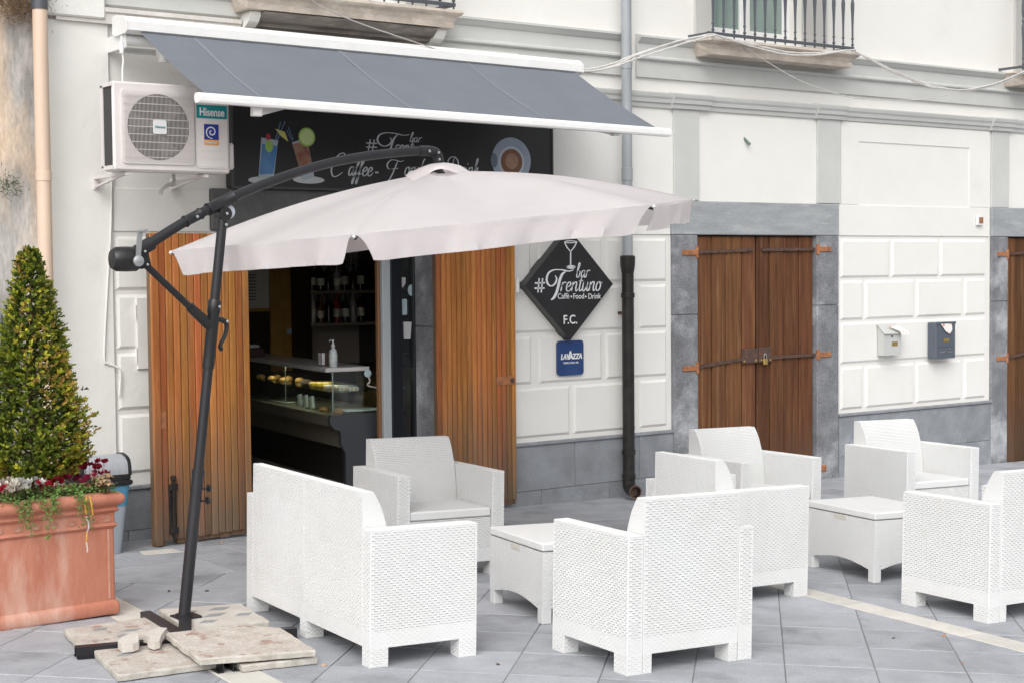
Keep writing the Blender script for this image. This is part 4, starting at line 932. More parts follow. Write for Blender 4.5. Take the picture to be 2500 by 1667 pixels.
# ------------------------------------------------------------------ letterboxes and small fittings
o=thing('pale_letterbox','small pale grey letterbox with a sloping roof and leaflets sticking out','letterbox',(11.50,9.855,.945))
mb=MB(); mb.prism([(0,0),(-.075,0),(-.075,.20),(0,.272)],lambda a,b:(0,a,b),lambda a,b:(.24,a,b)); mb.build('box',m_mbgrey,o)
mb=MB(); mb.obb((-.012+.132,-.045,.243),(-.012+.132,-.044,.243),.0,.0); mb=MB(); mb.add([(-.012,.002,.282),(.252,.002,.282),(.252,-.092,.196),(-.012,-.092,.196),(-.012,.002,.29),(.252,.002,.29),(.252,-.092,.204),(-.012,-.092,.204)],[(0,1,2,3),(4,5,6,7),(0,1,5,4),(1,2,6,5),(2,3,7,6),(3,0,4,7)]); mb.build('roof',m_mbgrey,o)
mb=MB(); mb.box(.11,.19,-.077,-.0755,.085,.125); mb.build('name_plate',m_brass,o)
mb=MB(); mb.lathe([(.009,0),(.009,.006),(0,.007)],10,(.11,-.075,.175),'y'); mb.build('lock',m_iron,o)
L1=thing('leaflet','red and white leaflet sticking out of the pale letterbox','leaflet',(11.63,9.785,1.165))
mb=MB(); mb.add([(-.06,.01,.05),(.08,.0,.05),(.16,-.05,-.005),(.04,-.05,.0),(.17,-.06,-.03),(.05,-.06,-.03)],[(0,1,2,3),(3,2,4,5)]); mb.build('sheet',m_paper,L1)
o=thing('slate_letterbox','dark slate-blue letterbox with slots and leaflets at the right','letterbox',(12.215,9.855,.885))
mb=MB(); mb.cbox(0,.29,-.10,0,0,.345,.006); mb.build('box',m_mbblue,o)
mb=MB(); mb.box(.03,.27,-.104,-.100,.11,.118); mb.box(.0,.29,-.106,-.100,.325,.349); mb.build('lip',m_mbblue,o)
mb=MB(); mb.box(.11,.19,-.103,-.1005,.16,.19); mb.build('name_plate',m_brass,o)
mb=MB(); 
for x in (.06,.17): mb.box(x,x+.07,-.103,-.1005,.055,.068)
mb.lathe([(.008,0),(.008,.006),(0,.007)],10,(.20,-.10,.092),'y'); mb.build('slots',m_steel,o)
L2=thing('leaflet','orange and white leaflet folded over the slot of the slate letterbox','leaflet',(12.34,9.745,1.165))
mb=MB(); mb.add([(-.06,.004,.05),(.10,.004,.05),(.10,-.004,-.01),(-.0,-.004,-.02),(.06,-.006,-.05)],[(0,1,2,3),(3,2,4)]); mb.build('sheet',m_paper,L2)
o=thing('doorbell_box','small white box with a brown face high on the wall','doorbell',(12.945,9.866,2.16)); mb=MB(); mb.cbox(0,.085,-.03,0,0,.085,.004); mb.build('body',m_white,o); mb=MB(); mb.box(.02,.082,-.033,-.0305,.02,.08); mb.build('face',mat('brown_face',(.30,.14,.07),rough=.4),o)
o=thing('wall_peg','short green peg of pipe sticking out of the upper wall','pipe',(9.80,9.88,2.86)); mb=MB(); mb.tube([(0,.01,.03),(.03,-.04,-.03)],.013,8); mb.build('peg',mat('green_peg',(.12,.18,.14),rough=.5),o)

# cables
def cable(nm,label,paths,r,mt,n=6,wig=0):
    mb=MB()
    for pts in paths:
        P=spline(pts,n)
        if wig: P=[p+Vector((0,rnd(-wig,wig),rnd(-wig,wig))) for p in P]
        mb.tube(P,r,6)
    return tag(mb.build(nm,mt,None,smooth=True),label,'cable')
def cp(L,Y): return [at(u,v,Y) for u,v in L]
main=[(1392,172),(1450,168),(1500,155),(1540,138),(1600,119),(1660,101),(1720,87),(1745,85)]
cable('cable_bundle','bundle of white cables rising from the awning to the balcony corner',[cp(main,9.56),cp([(u,v+3+4*math.sin(i)) for i,(u,v) in enumerate(main)],9.555),cp([(u,v+2+9*math.sin(i*.45)) for i,(u,v) in enumerate(main)],9.55)],.008,m_cable,6,.002)
a2=[(1745,86),(1800,100),(1860,115),(1930,129),(2000,130),(2060,124),(2088,125)]
cable('cable_bundle','bundle of white cables looped along the front edge of the balcony',[cp(a2,9.555),cp([(u,v+6*math.sin(i*.6)) for i,(u,v) in enumerate(a2)],9.55)],.008,m_cable,6,.002)
a3=[(2088,127),(2130,147),(2175,170),(2260,206),(2300,215),(2350,222),(2400,216),(2440,205),(2500,178),(2560,150)]
cable('cable_bundle','bundle of white cables sagging from the balcony to the right edge',[cp(a3,9.56),cp([(u,v+4*math.sin(i*.7)) for i,(u,v) in enumerate(a3)],9.555)],.008,m_cable,6,.002)
cable('thin_cable','thin pale cable crossing the cornice below the balcony at right',[cp([(1800,105),(1870,150),(1950,196),(2030,226),(2100,242),(2200,246),(2280,240),(2345,223)],9.62)],.004,m_cable)
cable('hanging_wire','thin wire running from the first balcony down to the awning cassette',[cp([(745,-25),(770,8),(830,38),(890,62),(960,86),(1032,110),(1100,133),(1180,152),(1260,163),(1330,169),(1400,172)],9.5)],.0045,m_cableg)
cable('wall_conduit','old whitewashed conduit running down the wall beside the wooden leaf',[cp([(272,300),(272,420),(270,560),(262,700),(256,820),(255,880),(262,886),(285,895),(293,905),(294,930),(291,965)],9.845)],.007,m_plaster_l)

# ------------------------------------------------------------------ woven plastic garden furniture
PU,PV=.033,.0108
def weave(mb,fn,w,h,pu=PU,pv=PV,depth=.0045,dash=.68,keep=None,plain=None):
    """sheet of staggered woven dashes; fn(u,v,d) -> point, d = height above the sheet"""
    rows=max(1,round(h/pv)); pv=h/rows
    for j in range(rows):
        v0,v1=j*pv,(j+1)*pv; u=-(pu/2 if j%2 else 0.)
        while u<w-1e-6:
            a,b=max(u,0),min(u+pu,w); u+=pu
            if keep and not keep((a+b)/2,(v0+v1)/2): continue
            dp=depth if plain is None else depth*plain(v0)
            o=[fn(a,v0,0),fn(b,v0,0),fn(b,v1,0),fn(a,v1,0)]
            if b-a<pu*.55: mb.add(o,[(0,1,2,3)]); continue
            g=(b-a)*(1-dash)/2; gv=pv*.29; k=.0011 if plain is None else .0011*plain(v0)+.0004
            i_=[fn(a+g*.7,v0+gv,k),fn(b-g*.7,v0+gv,k),fn(b-g*.7,v1-gv,k),fn(a+g*.7,v1-gv,k)]
            m_=[fn(a+g*1.15,(v0+v1)/2,-dp),fn(b-g*1.15,(v0+v1)/2,-dp)]
            mb.add(o+i_+m_,[(0,1,5,4),(1,2,6,5),(2,3,7,6),(3,0,4,7),(4,5,9,8),(6,7,8,9),(5,6,9),(7,4,8)])
def plane(o,u,v,n):
    o,u,v,n=map(Vector,(o,u,v,n)); return lambda a,b,d:o+u*a+v*b+n*d
low=lambda v:.40 if v<.075 else 1.
ARM_H,BACK_H,DEP,AT,LEG,SEATH=.612,.772,.60,.08,.085,.40
def arm_mesh():
    mb=MB(); mb.fix=False; e=.005; hd=DEP/2; H0=ARM_H-LEG
    arch=lambda u,v:True
    weave(mb,plane((0,hd,LEG),(0,-1,0),(0,0,1),(-1,0,0)),DEP,H0,plain=low)           # outer
    weave(mb,plane((AT,-hd,LEG),(0,1,0),(0,0,1),(1,0,0)),DEP,H0)                      # inner
    weave(mb,plane((0,-hd,LEG),(1,0,0),(0,0,1),(0,-1,0)),AT,H0,pu=AT/2.5,plain=low)   # rear
    weave(mb,plane((AT,hd,LEG),(-1,0,0),(0,0,1),(0,1,0)),AT,H0,pu=AT/2.5,plain=low)   # front
    weave(mb,plane((0,-hd,ARM_H),(0,1,0),(1,0,0),(0,0,1)),DEP,AT,pv=.02,depth=.0015)  # top
    mb.box(e,AT-e,-hd+e,hd-e,LEG,ARM_H-e)
    # rounded top edges
    for x in (0,AT): mb.tube([(x+(.004 if x==0 else -.004),-hd+.003,ARM_H-.004),(x+(.004 if x==0 else -.004),hd-.003,ARM_H-.004)],.005,8)
    for y in (-hd,hd): mb.tube([(.003,y-(.004 if y>0 else -.004),ARM_H-.004),(AT-.003,y-(.004 if y>0 else -.004),ARM_H-.004)],.005,8)
    for x in (.004,AT-.004):
        for y in (-hd+.004,hd-.004): mb.tube([(x,y,LEG),(x,y,ARM_H-.004)],.005,8)
    return mb.mesh('arm',m_white)
def leg_mesh(l=.10):
    mb=MB(); mb.fix=False; e=.004; mb.cbox(e,AT-e,e,l-e,0,LEG,.002); pw=dict(pu=.03,depth=.003); k=LEG
    weave(mb,plane((0,l,0),(0,-1,0),(0,0,1),(-1,0,0)),l,k,**pw); weave(mb,plane((AT,0,0),(0,1,0),(0,0,1),(1,0,0)),l,k,**pw)
    weave(mb,plane((0,0,0),(1,0,0),(0,0,1),(0,-1,0)),AT,k,pu=AT/2.5,depth=.003); weave(mb,plane((AT,l,0),(-1,0,0),(0,0,1),(0,1,0)),AT,k,pu=AT/2.5,depth=.003)
    return mb.mesh('leg',m_white)
def back_mesh(w):
    mb=MB(); mb.fix=False; hd=DEP/2; H0=BACK_H-LEG
    weave(mb,plane((0,-hd,LEG),(1,0,0),(0,0,1),(0,-1,0)),w,H0,plain=low)
    F=spline([(0,-.135,SEATH-.02),(0,-.145,.50),(0,-.165,.60),(0,-.195,.69),(0,-.225,.745),(0,-.245,BACK_H)],8)
    cum=[0]
    for i in range(len(F)-1): cum.append(cum[-1]+(F[i+1]-F[i]).length)
    T=cum[-1]
    def fr(a,b,d):
        b=max(0,min(T-1e-6,b)); i=max(k for k in range(len(F)-1) if cum[k]<=b); t=(b-cum[i])/(cum[i+1]-cum[i]); p=F[i].lerp(F[i+1],t); tg=(F[i+1]-F[i]).normalized(); nr=Vector((0,tg.z,-tg.y))
        return Vector((w-a,p.y+nr.y*d,p.z+nr.z*d))
    weave(mb,fr,w,T,pu=PU*.82)
    weave(mb,plane((0,-hd,BACK_H),(1,0,0),(0,1,0),(0,0,1)),w,hd-.245,pv=.0183,depth=.0015)
    for x,sg in ((0,-1),(w,1)):                              # side profiles
        i=0
        while i<len(F)-2:
            p,q_=F[i],F[i+2]; o=[(x,-hd,p.z),(x,p.y,p.z),(x,q_.y,q_.z),(x,-hd,q_.z)]; mb.add(o,[(0,1,2,3)]); i+=2
        def side(a,b,d): return Vector((x+sg*d,-hd+a,.44+b))
        yf=lambda z:next((F[k].y for k in range(len(F)) if F[k].z>=z),-.245)
        weave(mb,lambda a,b,d:Vector((x+sg*(d+.0008),-hd+a,ARM_H+b)),.14,BACK_H-ARM_H,pu=.028,depth=.0008,keep=lambda a,b:-hd+a<yf(ARM_H+b)-.012)
    e=.0048; mb.prism([(-hd+e,LEG),(-hd+e,BACK_H-e)]+[(p.y-e,p.z-(e if i==len(F)-1 else 0)) for i,p in reversed(list(enumerate(F)))]+[(-.14,LEG)],lambda a,b:(e,a,b),lambda a,b:(w-e,a,b))
    for x in (.004,w-.004): mb.tube([(x,-hd+.004,LEG),(x,-hd+.004,BACK_H-.004)],.005,8)
    mb.tube([(.003,-hd+.004,BACK_H-.004),(w-.003,-hd+.004,BACK_H-.004)],.005,8)
    return mb.mesh('backrest',m_white)
def seat_mesh(w):
    mb=MB(); mb.fix=False; hd=DEP/2
    weave(mb,plane((w,hd-.012,LEG),(-1,0,0),(0,0,1),(0,1,0)),w,SEATH-LEG-.055,plain=low)
    mb.cbox(0,w,-.14,hd-.008,SEATH-.052,SEATH,.008)
    mb.box(.004,w-.004,-.2,hd-.018,LEG+.02,SEATH-.055)
    k=.02
    while k<w-.02: mb.box(k,k+.006,-.12,hd-.02,SEATH-.002,SEATH+.0012); k+=.014
    return mb.mesh('seat',m_white)
ARM=arm_mesh(); LEGM=leg_mesh()
def make_seating(nm,label,cat,n,w,grp):
    t=thing(nm,label,cat,(0,0,0),0,grp); tot=n*w+2*AT+.004*(n+1); hx=tot/2
    for sg in (-1,1):
        a=obj('arm',ARM,t,(-hx,0,0) if sg<0 else (hx,0,0),(0,0,0) if sg<0 else (0,0,R(180)))
        for y in (-DEP/2,DEP/2-.10): obj('leg',LEGM,t,(-hx if sg<0 else hx-AT,y,0))
    bk,st=back_mesh(w),seat_mesh(w); x=-hx+AT+.004
    for i in range(n):
        obj('backrest',bk,t,(x,0,0)); obj('seat',st,t,(x,0,0))
        if i<n-1: 
            for y in (-DEP/2,DEP/2-.10): obj('leg',LEGM,t,(x+w-AT/2+.002,y,0))
        x+=w+.004
    if n==1:
        for sx in (-1,1): obj('leg',LEGM,t,((-hx+AT+.004) if sx<0 else hx-2*AT-.004+.03,-DEP/2,0)).scale=(.6,1,1)
    return t
def place(o,x,y,rz):
    o.location=(x,y,gz(x)); o.rotation_euler=(Matrix.Rotation(TILT,3,'Y')@Matrix.Rotation(rz,3,'Z')).to_euler()
G1='white woven armchairs on the terrace'
ch=make_seating('armchair','x','armchair',1,.532,G1)
CH=[('white woven armchair with its back to the camera, between the two coffee tables',4.831,5.487,-5),
    ('white woven armchair facing the camera in the shade of the parasol, beside the wooden leaf',5.160,7.867,174),
    ('white woven armchair facing the camera in front of the closed brown double door',7.37,7.40,178),
    ('white woven armchair turned sideways, its back towards the downpipe elbow',6.224,6.438,-94),
    ('white woven armchair facing the camera below the letterboxes',8.864,7.30,175.5),
    ('white woven armchair cut off by the right edge of the picture, back turned',7.085,5.300,-4)]
for i,(lb,x,y,a) in enumerate(CH):
    c=ch if i==0 else copy_tree(ch); c['label']=lb; place(c,x,y,R(a))
sofa=make_seating('sofa','white woven two-seat sofa with its back to the parasol pole','sofa',2,.648,None); place(sofa,3.940,6.666,R(-95.5)); sofa.scale=(1,.90,1)
def make_table():
    t=thing('coffee_table','x','coffee table',(0,0,0),0,'white woven coffee tables'); w,l,hh=.50,.62,.41
    mb=MB(); mb.fix=False; bz=.075
    for o_,u_,n_,ln in (((-w/2,l/2),(0,-1),(-1,0),l),((w/2,-l/2),(0,1),(1,0),l),((-w/2,-l/2),(1,0),(0,-1),w),((w/2,l/2),(-1,0),(0,1),w)):
        fn=plane((o_[0],o_[1],0),(u_[0],u_[1],0),(0,0,1),(n_[0],n_[1],0))
        z0=lambda u:bz+.035*math.sin(math.pi*max(0,min(1,(u-.05)/(ln-.1))))
        def fa(a,b,d,fn=fn,z0=z0): 
            zz=z0(a)+(hh-.045-z0(a))*b/(hh-.045-bz); return fn(a,zz,d)
        weave(mb,fa,ln,hh-.045-bz,depth=.0022,dash=.5)
    e=.004; mb.box(-w/2+e,w/2-e,-l/2+e,l/2-e,bz+.034,hh-.05)
    mb.build('body',m_white,t)
    mb=MB(); mb.cbox(-w/2-.004,w/2+.004,-l/2-.004,l/2+.004,hh-.042,hh,.006); k=-w/2+.012
    while k<w/2-.015: mb.box(k,k+.007,-l/2+.01,l/2-.01,hh-.002,hh+.0012); k+=.0155
    for s_ in (-1,1):
        k=-l/2
        while k<l/2-.02: mb.box(s_*(w/2+.0038),s_*(w/2+.0055),k,k+.010,hh-.036,hh-.008); k+=.0165
    mb.build('lid',m_white,t)
    mb=MB(); mb.cbox(-w/2-.0035,-w/2+.001,-.055,.055,hh-.075,hh-.046,.001); mb.build('handle_recess',mat('recess_cream',(.60,.58,.52),rough=.6),t)
    lm=MB(); lm.cbox(0,.055,0,.055,0,bz+.004,.004); lm=lm.mesh('leg',m_white)
    for x in (-w/2,w/2-.055):
        for y in (-l/2,l/2-.055): obj('leg',lm,t,(x,y,0))
    return t
t1=make_table(); t1['label']='white woven coffee table between the sofa and the foreground armchair'; place(t1,5.10,6.53,R(-10.5))
t2=copy_tree(t1); t2['label']='white woven coffee table at the right, next to the pale stone stripe'; place(t2,7.395,6.377,R(-9))

# ------------------------------------------------------------------ cantilever parasol
UX,UY=3.30,7.20; UZ=gz(UX)
U=thing('cantilever_parasol','cantilever parasol with pale hexagonal canopy and charcoal curved arm','parasol',(UX,UY,UZ))
du=Vector((.99522,.09769,0)); dn=Vector((-.09769,.99522,0))
def ap(a,z,o=0.): return du*a+dn*o+Vector((0,0,z-UZ))
lean=lambda z:-.018+(.253+.018)*(z-.045)/2.035
mb=MB(); mb.tube([ap(lean(z),z) for z in (.05,.4,.80)],.0295,18); mb.build('lower_mast',m_dark,U,smooth=True)
mb=MB(); mb.tube([ap(lean(z),z) for z in (.70,1.2,1.6,2.07)],.0245,18); mb.build('upper_mast',m_dark,U,smooth=True)
mb=MB(); mb.tube([ap(lean(z),z) for z in (.79,.815)],.0315,18); mb.build('mast_ring',m_dark,U,smooth=True)
for z in (.72,.66):
    mb=MB(); c=ap(lean(z)+.05,z,-.02); mb.lathe([(.006,-.03),(.006,0),(.019,.002),(.019,.014),(0,.016)],10,tuple(c),'x'); mb.build('clamp_knob',m_black,U)
# crank clamp on the mast and the diagonal strut
mb=MB(); mb.tube([ap(lean(z),z) for z in (1.31,1.33,1.58,1.585,1.64,1.65)],[.028,.030,.030,.033,.033,.028],18); mb.build('mast_clamp',m_black,U,smooth=True)
sb,stp=ap(.17,1.515),ap(-.185,1.825); sd_=(stp-sb).normalized()
mb=MB(); mb.tube([sb,sb+sd_*.05,sb+sd_*.155],[.027,.026,.024],14); mb.build('strut_socket',m_black,U,smooth=True)
mb=MB(); mb.tube([sb+sd_*.14,stp],.0165,14); mb.build('strut',m_dark,U,smooth=True)
hp=ap(lean(1.5)+.03,1.50)
mb=MB(); mb.tube(spline([ap(lean(1.56)+.025,1.555),ap(lean(1.54)+.075,1.535),ap(lean(1.5)+.078,1.48),ap(lean(1.43)+.055,1.42),ap(lean(1.4)+.07,1.40)],5),[.014]*6+[.011]*15,8); mb.build('clamp_lever',m_black,U,smooth=True)
# arm
arm_pts=[ap(a,z) for a,z in ((-.216,1.893),(.043,2.037),(.242,2.127),(.386,2.189),(.634,2.275),(.891,2.347),(1.159,2.398),(1.439,2.432),(1.60,2.442))]
AP=spline(arm_pts,6)
mb=MB(); mb.tube(AP,.0248,18); mb.build('curved_arm',m_dark,U,smooth=True)
def sleeve(a0,z0,a1,z1,r,nm='arm_sleeve'):
    mb=MB(); p,q_=ap(a0,z0),ap(a1,z1); d=(q_-p).normalized(); mb.tube([p-d*.0,p+d*.006,p+d*.012,q_-d*.012,q_-d*.006,q_],[r+.003,r+.004,r,r,r+.004,r+.003],18); return mb.build(nm,m_dark,U,smooth=True)
sleeve(.035,2.033,.125,2.075,.0268); sleeve(.165,2.093,.315,2.160,.030)
def bolt(p,r=.008):
    mb=MB(); mb.lathe([(r,0),(r*.9,.004),(0,.006)],10,tuple(p),'y'); mb.build('bolt',m_steel,U)
bolt(ap(.085,2.057,-.034)); bolt(ap(.253,2.075,-.034)); bolt(ap(.25,2.02,-.03)); bolt(ap(lean(1.6)+.01,1.615,-.037)); bolt(ap(lean(1.54)+.075,1.54,-.016))
mb=MB(); mb.tube([ap(.245,2.125),ap(.25,2.05)],.026,12); mb.lathe([(.034,-.03),(.034,.03)],16,tuple(ap(.253,2.075)),'y'); mb.build('pivot_bracket',m_black,U,smooth=True)
mb=MB(); mb.lathe([(.03,-.012),(.036,-.01),(.036,.01),(.03,.012)],16,tuple(ap(.285,2.085,.01)),'y'); mb.build('pulley',mat('pulley_clear',(.45,.48,.55),rough=.2),U,smooth=True)
# crank drum and handle
mb=MB(); dc=ap(-.288,1.852); d=(ap(-.216,1.893)-ap(-.40,1.80)).normalized()
mb.lathe([(.0,-.075),(.045,-.07),(.058,-.05),(.060,.0),(.058,.05),(.045,.065),(0,.07)],20,tuple(dc),'x'); mb.build('crank_drum',m_black,U,smooth=True)
mb=MB(); mb.tube([ap(-.27,1.862),ap(-.15,1.929)],.034,18); mb.build('drum_neck',m_dark,U,smooth=True)
mb=MB(); mb.obb(ap(-.205,1.875,0),ap(-.19,1.81,0),.05,.05); mb.build('strut_bracket',m_black,U)
bolt(ap(-.205,1.888,-.036),.007); bolt(ap(-.190,1.825,-.03),.007)
m_hand=mat('handle_zinc',(.42,.43,.44),rough=.35,metal=.7)
mb=MB(); hb=ap(-.262,1.842,-.068); ht=hb+Vector((.012,-.004,.142)); mb.obb(hb,ht,.024,.008,(0,1,0)); mb.lathe([(.026,0),(.026,.014),(.018,.018),(0,.019)],16,tuple(hb),'y'); mb.tube([ht,ht+Vector((.012,-.045,0))],.009,10); mb.build('crank_handle',m_hand,U,smooth=True)
# hub elbow at the end of the arm
mb=MB(); mb.tube(spline([ap(1.50,2.437),ap(1.58,2.441),ap(1.625,2.430),ap(1.642,2.395),ap(1.645,2.35)],5),.0285,16); mb.build('hub_elbow',m_dark,U,smooth=True)
for a,z in ((1.55,2.437),(1.615,2.432),(1.62,2.395),(1.655,2.365)): bolt(ap(a,z,-.036),.0075)
mb=MB(); mb.tube([ap(1.645,2.39),ap(1.645,2.335),ap(1.642,2.33),ap(1.64,2.31)],[.026,.026,.035,.05],16); mb.build('hub_cap',m_black,U,smooth=True)
# canopy
CC=Vector((4.96,7.355,2.04))-Vector((UX,UY,UZ)); nv=Vector((-.094,.021,1)).normalized(); e1=Vector((1,0,-nv.x/nv.z)).normalized(); e2=nv.cross(e1)
RR,HH,PH=1.50,.295,2.787
def cpos(ang,rf,dz=0.):             # position on the canopy; ang = angle, rf = 0..1 of the straight hexagon edge
    k=(ang-PH)/(math.pi/3); i=math.floor(k+1e-9); t=k-i
    a,b=PH+i*math.pi/3,PH+(i+1)*math.pi/3
    v0=e1*math.cos(a)+e2*math.sin(a); v1=e1*math.cos(b)+e2*math.sin(b); p=v0.lerp(v1,t)*RR*rf
    h=HH*(1-rf)**1.0*(1-.0)+.05*math.sin(math.pi*rf)*(1-.35*math.sin(math.pi*t))
    sag=-.045*math.sin(math.pi*t)*math.sin(math.pi*rf*.9)
    wr=.007*math.sin(t*17+rf*5)*rf*(1-rf)*4*math.sin(math.pi*t)
    return CC+p+nv*(h+sag+wr+dz)
NA,NRr=72,16
mb=MB(); mb.fix=False; r0=.06
vs=[cpos(PH+2*math.pi*i/NA+1e-6,r0+(1-r0)*j/NRr) for j in range(NRr+1) for i in range(NA)]
mb.add(vs,[(j*NA+i,j*NA+(i+1)%NA,(j+1)*NA+(i+1)%NA,(j+1)*NA+i) for j in range(NRr) for i in range(NA)])
CAN=mb.build('canopy',m_fabric,U,smooth=True)
VH=.142
for k in range(6):                    # a hanging valance per side, parted at the rib ends
    a,b=PH+k*math.pi/3,PH+(k+1)*math.pi/3
    p0=CC+(e1*math.cos(a)+e2*math.sin(a))*RR; p1=CC+(e1*math.cos(b)+e2*math.sin(b))*RR
    out=((p0+p1)/2-CC); out.z=0; out.normalize(); al=(p1-p0).normalized()
    mb=MB(); mb.fix=False; NS,NV=44,8; vs=[]
    for j in range(NV+1):
        for i in range(NS+1):
            s=i/NS; v=j/NV
            pinch=.092*(1-v)**0*(v**.55)*1.0                       # rounded opening at the corners
            s2=(s-.5)*(1-2*pinch/1.5)+.5
            drop=VH*v*(1-.03*math.sin(s*9+k)-.10*math.sin(math.pi*s)); 
            if s<.06 or s>.94: drop*=(.93+.07*math.cos((min(s,1-s)-.06)/.06*1.5))
            rip=v*(.020*math.sin(s*15+k*2)+.011*math.sin(s*37+k+v)+.006*math.sin(s*79+v*3)+.004*math.sin(s*131+k)); bl=-.03*v
            vs.append(p0.lerp(p1,s2)+Vector((0,0,-drop+.004))+out*(rip+bl+.006))
    mb.add(vs,[(j*(NS+1)+i,j*(NS+1)+i+1,(j+1)*(NS+1)+i+1,(j+1)*(NS+1)+i) for j in range(NV) for i in range(NS)]); mb.build('valance',m_fabric,CAN,smooth=True)
for k in range(6):
    a=PH+k*math.pi/3; mb=MB(); mb.fix=False; vs=[]
    for j in range(17):
        rf=.08+.915*j/16
        for da in (-.004,.004): vs.append(cpos(a+1e-6+da/max(rf,.15),rf,.0016))
    mb.add(vs,[(2*j,2*j+1,2*j+3,2*j+2) for j in range(16)]); mb.build('seam',m_fabric,CAN)
mb=MB(); mb.fix=False; vs=[]          # wind vent on top
NV2=60
for j,(r,h) in enumerate(((.045,.034),(.085,.032),(.125,.025),(.155,.014),(.18,-.002))):
    for i in range(NV2):
        t=2*math.pi*i/NV2; w_=.022*math.sin(3*t+1.2)+.016*math.sin(5*t) if j>2 else 0
        vs.append(CC+(e1*math.cos(t)+e2*math.sin(t))*r*1.02+nv*(HH*(1-r/RR)+.016+h+w_*.75))
mb.add(vs,[(j*NV2+i,j*NV2+(i+1)%NV2,(j+1)*NV2+(i+1)%NV2,(j+1)*NV2+i) for j in range(4) for i in range(NV2)]); mb.build('vent_cap',m_fabric,CAN,smooth=True)
for k in range(6):
    a=PH+k*math.pi/3; P=[cpos(a+1e-6,r,-.018) for r in (.05,.3,.6,.85,.995)]
    mb=MB(); mb.tube(P,.009,8); rb=mb.build('rib',m_dark,U,smooth=True)
    mb=MB(); mb.lathe([(0,-.012),(.012,0),(0,.012)],8,tuple(cpos(a+1e-6,1.0,-.008))); mb.build('rib_tip',m_white,rb)
    mb=MB(); mb.tube([CC+nv*-.07,cpos(a+1e-6,.52,-.024)],.007,8); mb.build('stretcher',m_dark,rb,smooth=True)
mb=MB(); mb.tube([CC+nv*-.10,CC+nv*(HH+.1)],.022,12); mb.lathe([(.045,-.02),(.045,.02)],14,tuple(CC+nv*-.07)); mb.lathe([(.045,-.02),(.045,.02)],14,tuple(CC+nv*(HH-.03))); mb.build('hub_tube',m_dark,U,smooth=True)
# cross foot of steel channels
def channel(p0,p1,nm='foot_channel'):
    p0,p1=Vector(p0),Vector(p1); d=(p1-p0).normalized(); s_=d.cross(Vector((0,0,1)))
    mb=MB(); 
    for o_,w_,h_,z in ((0,.05,.004,.05),(.023,.004,.048,.026),(-.023,.004,.048,.026),(.035,.028,.004,.004),(-.035,.028,.004,.004)):
        mb.obb(p0+s_*o_+Vector((0,0,z)),p1+s_*o_+Vector((0,0,z)),w_,h_)
    return mb.build(nm,m_dark,U)
gl=lambda x,y:Vector((x-UX,y-UY,gz(x)-UZ))
channel(gl(2.61,6.87),gl(3.63,6.69)); channel(gl(3.19,7.44),gl(3.055,6.24))
mb=MB(); mb.obb(gl(3.10,6.78)+Vector((0,0,.06)),gl(3.30,7.21)+Vector((0,0,.06)),.06,.012); mb.cbox(-.06,.06,-.06,.06,.045-UZ*0,.06,.004); mb.tube([ap(-.018,.05),ap(-.012,.11)],.040,16); mb.build('mast_socket',m_dark,U)

# ------------------------------------------------------------------ terrazzo slabs on the parasol foot
def slabthing(nm,label,pts,z,t=.03,mt=None,tiltv=(0,0),inlay=None,cat='slab'):
    cx=sum(p[0] for p in pts)/len(pts); cy=sum(p[1] for p in pts)/len(pts)
    o=thing(nm,label,cat,(cx,cy,gz(cx)+z)); o.rotation_euler=(tiltv[0],tiltv[1]+TILT,0)
    P=[]
    for i,p in enumerate(pts):
        q_=pts[(i+1)%len(pts)]; n_=9
        for k in range(n_):
            t_=k/n_; P.append((p[0]+(q_[0]-p[0])*t_-cx+(rnd(-.004,.004) if k else 0),p[1]+(q_[1]-p[1])*t_-cy+(rnd(-.004,.004) if k else 0)))
    mb=MB(); n_=len(P); top=[(a*.985,b*.985,t) for a,b in P]; ed=[(a,b,t-.008+rnd(-.002,.002)) for a,b in P]; bt=[(a*.992,b*.992,0) for a,b in P]
    mb.add(top+ed+bt,[tuple(range(n_))]+[(i,(i+1)%n_,n_+(i+1)%n_,n_+i) for i in range(n_)]+[(n_+i,n_+(i+1)%n_,2*n_+(i+1)%n_,2*n_+i) for i in range(n_)],0)
    mb.m=[0]+[1]*(2*n_); mb.build('body',[mt or m_terrazzo,m_terrazzo2],o)
    if inlay:
        for a,b,w_,h_,r_ in inlay:
            mb=MB(); ca,sa=math.cos(r_),math.sin(r_); mb.prism([(a+ca*dx-sa*dy,b+sa*dx+ca*dy) for dx,dy in ((w_,0),(0,h_),(-w_,0),(0,-h_))],lambda x,y:(x,y,t-.004),lambda x,y:(x,y,t+.0012)); mb.build('inlay',m_diam,o)
    return o
GS='terrazzo slabs weighing down the parasol foot'
m_tz_plain=mat('terrazzo_pale',(.58,.55,.50),(.50,.46,.42),scale=10,rough=.75,bump=.2,bscale=70,fine=.08,fscale=90)
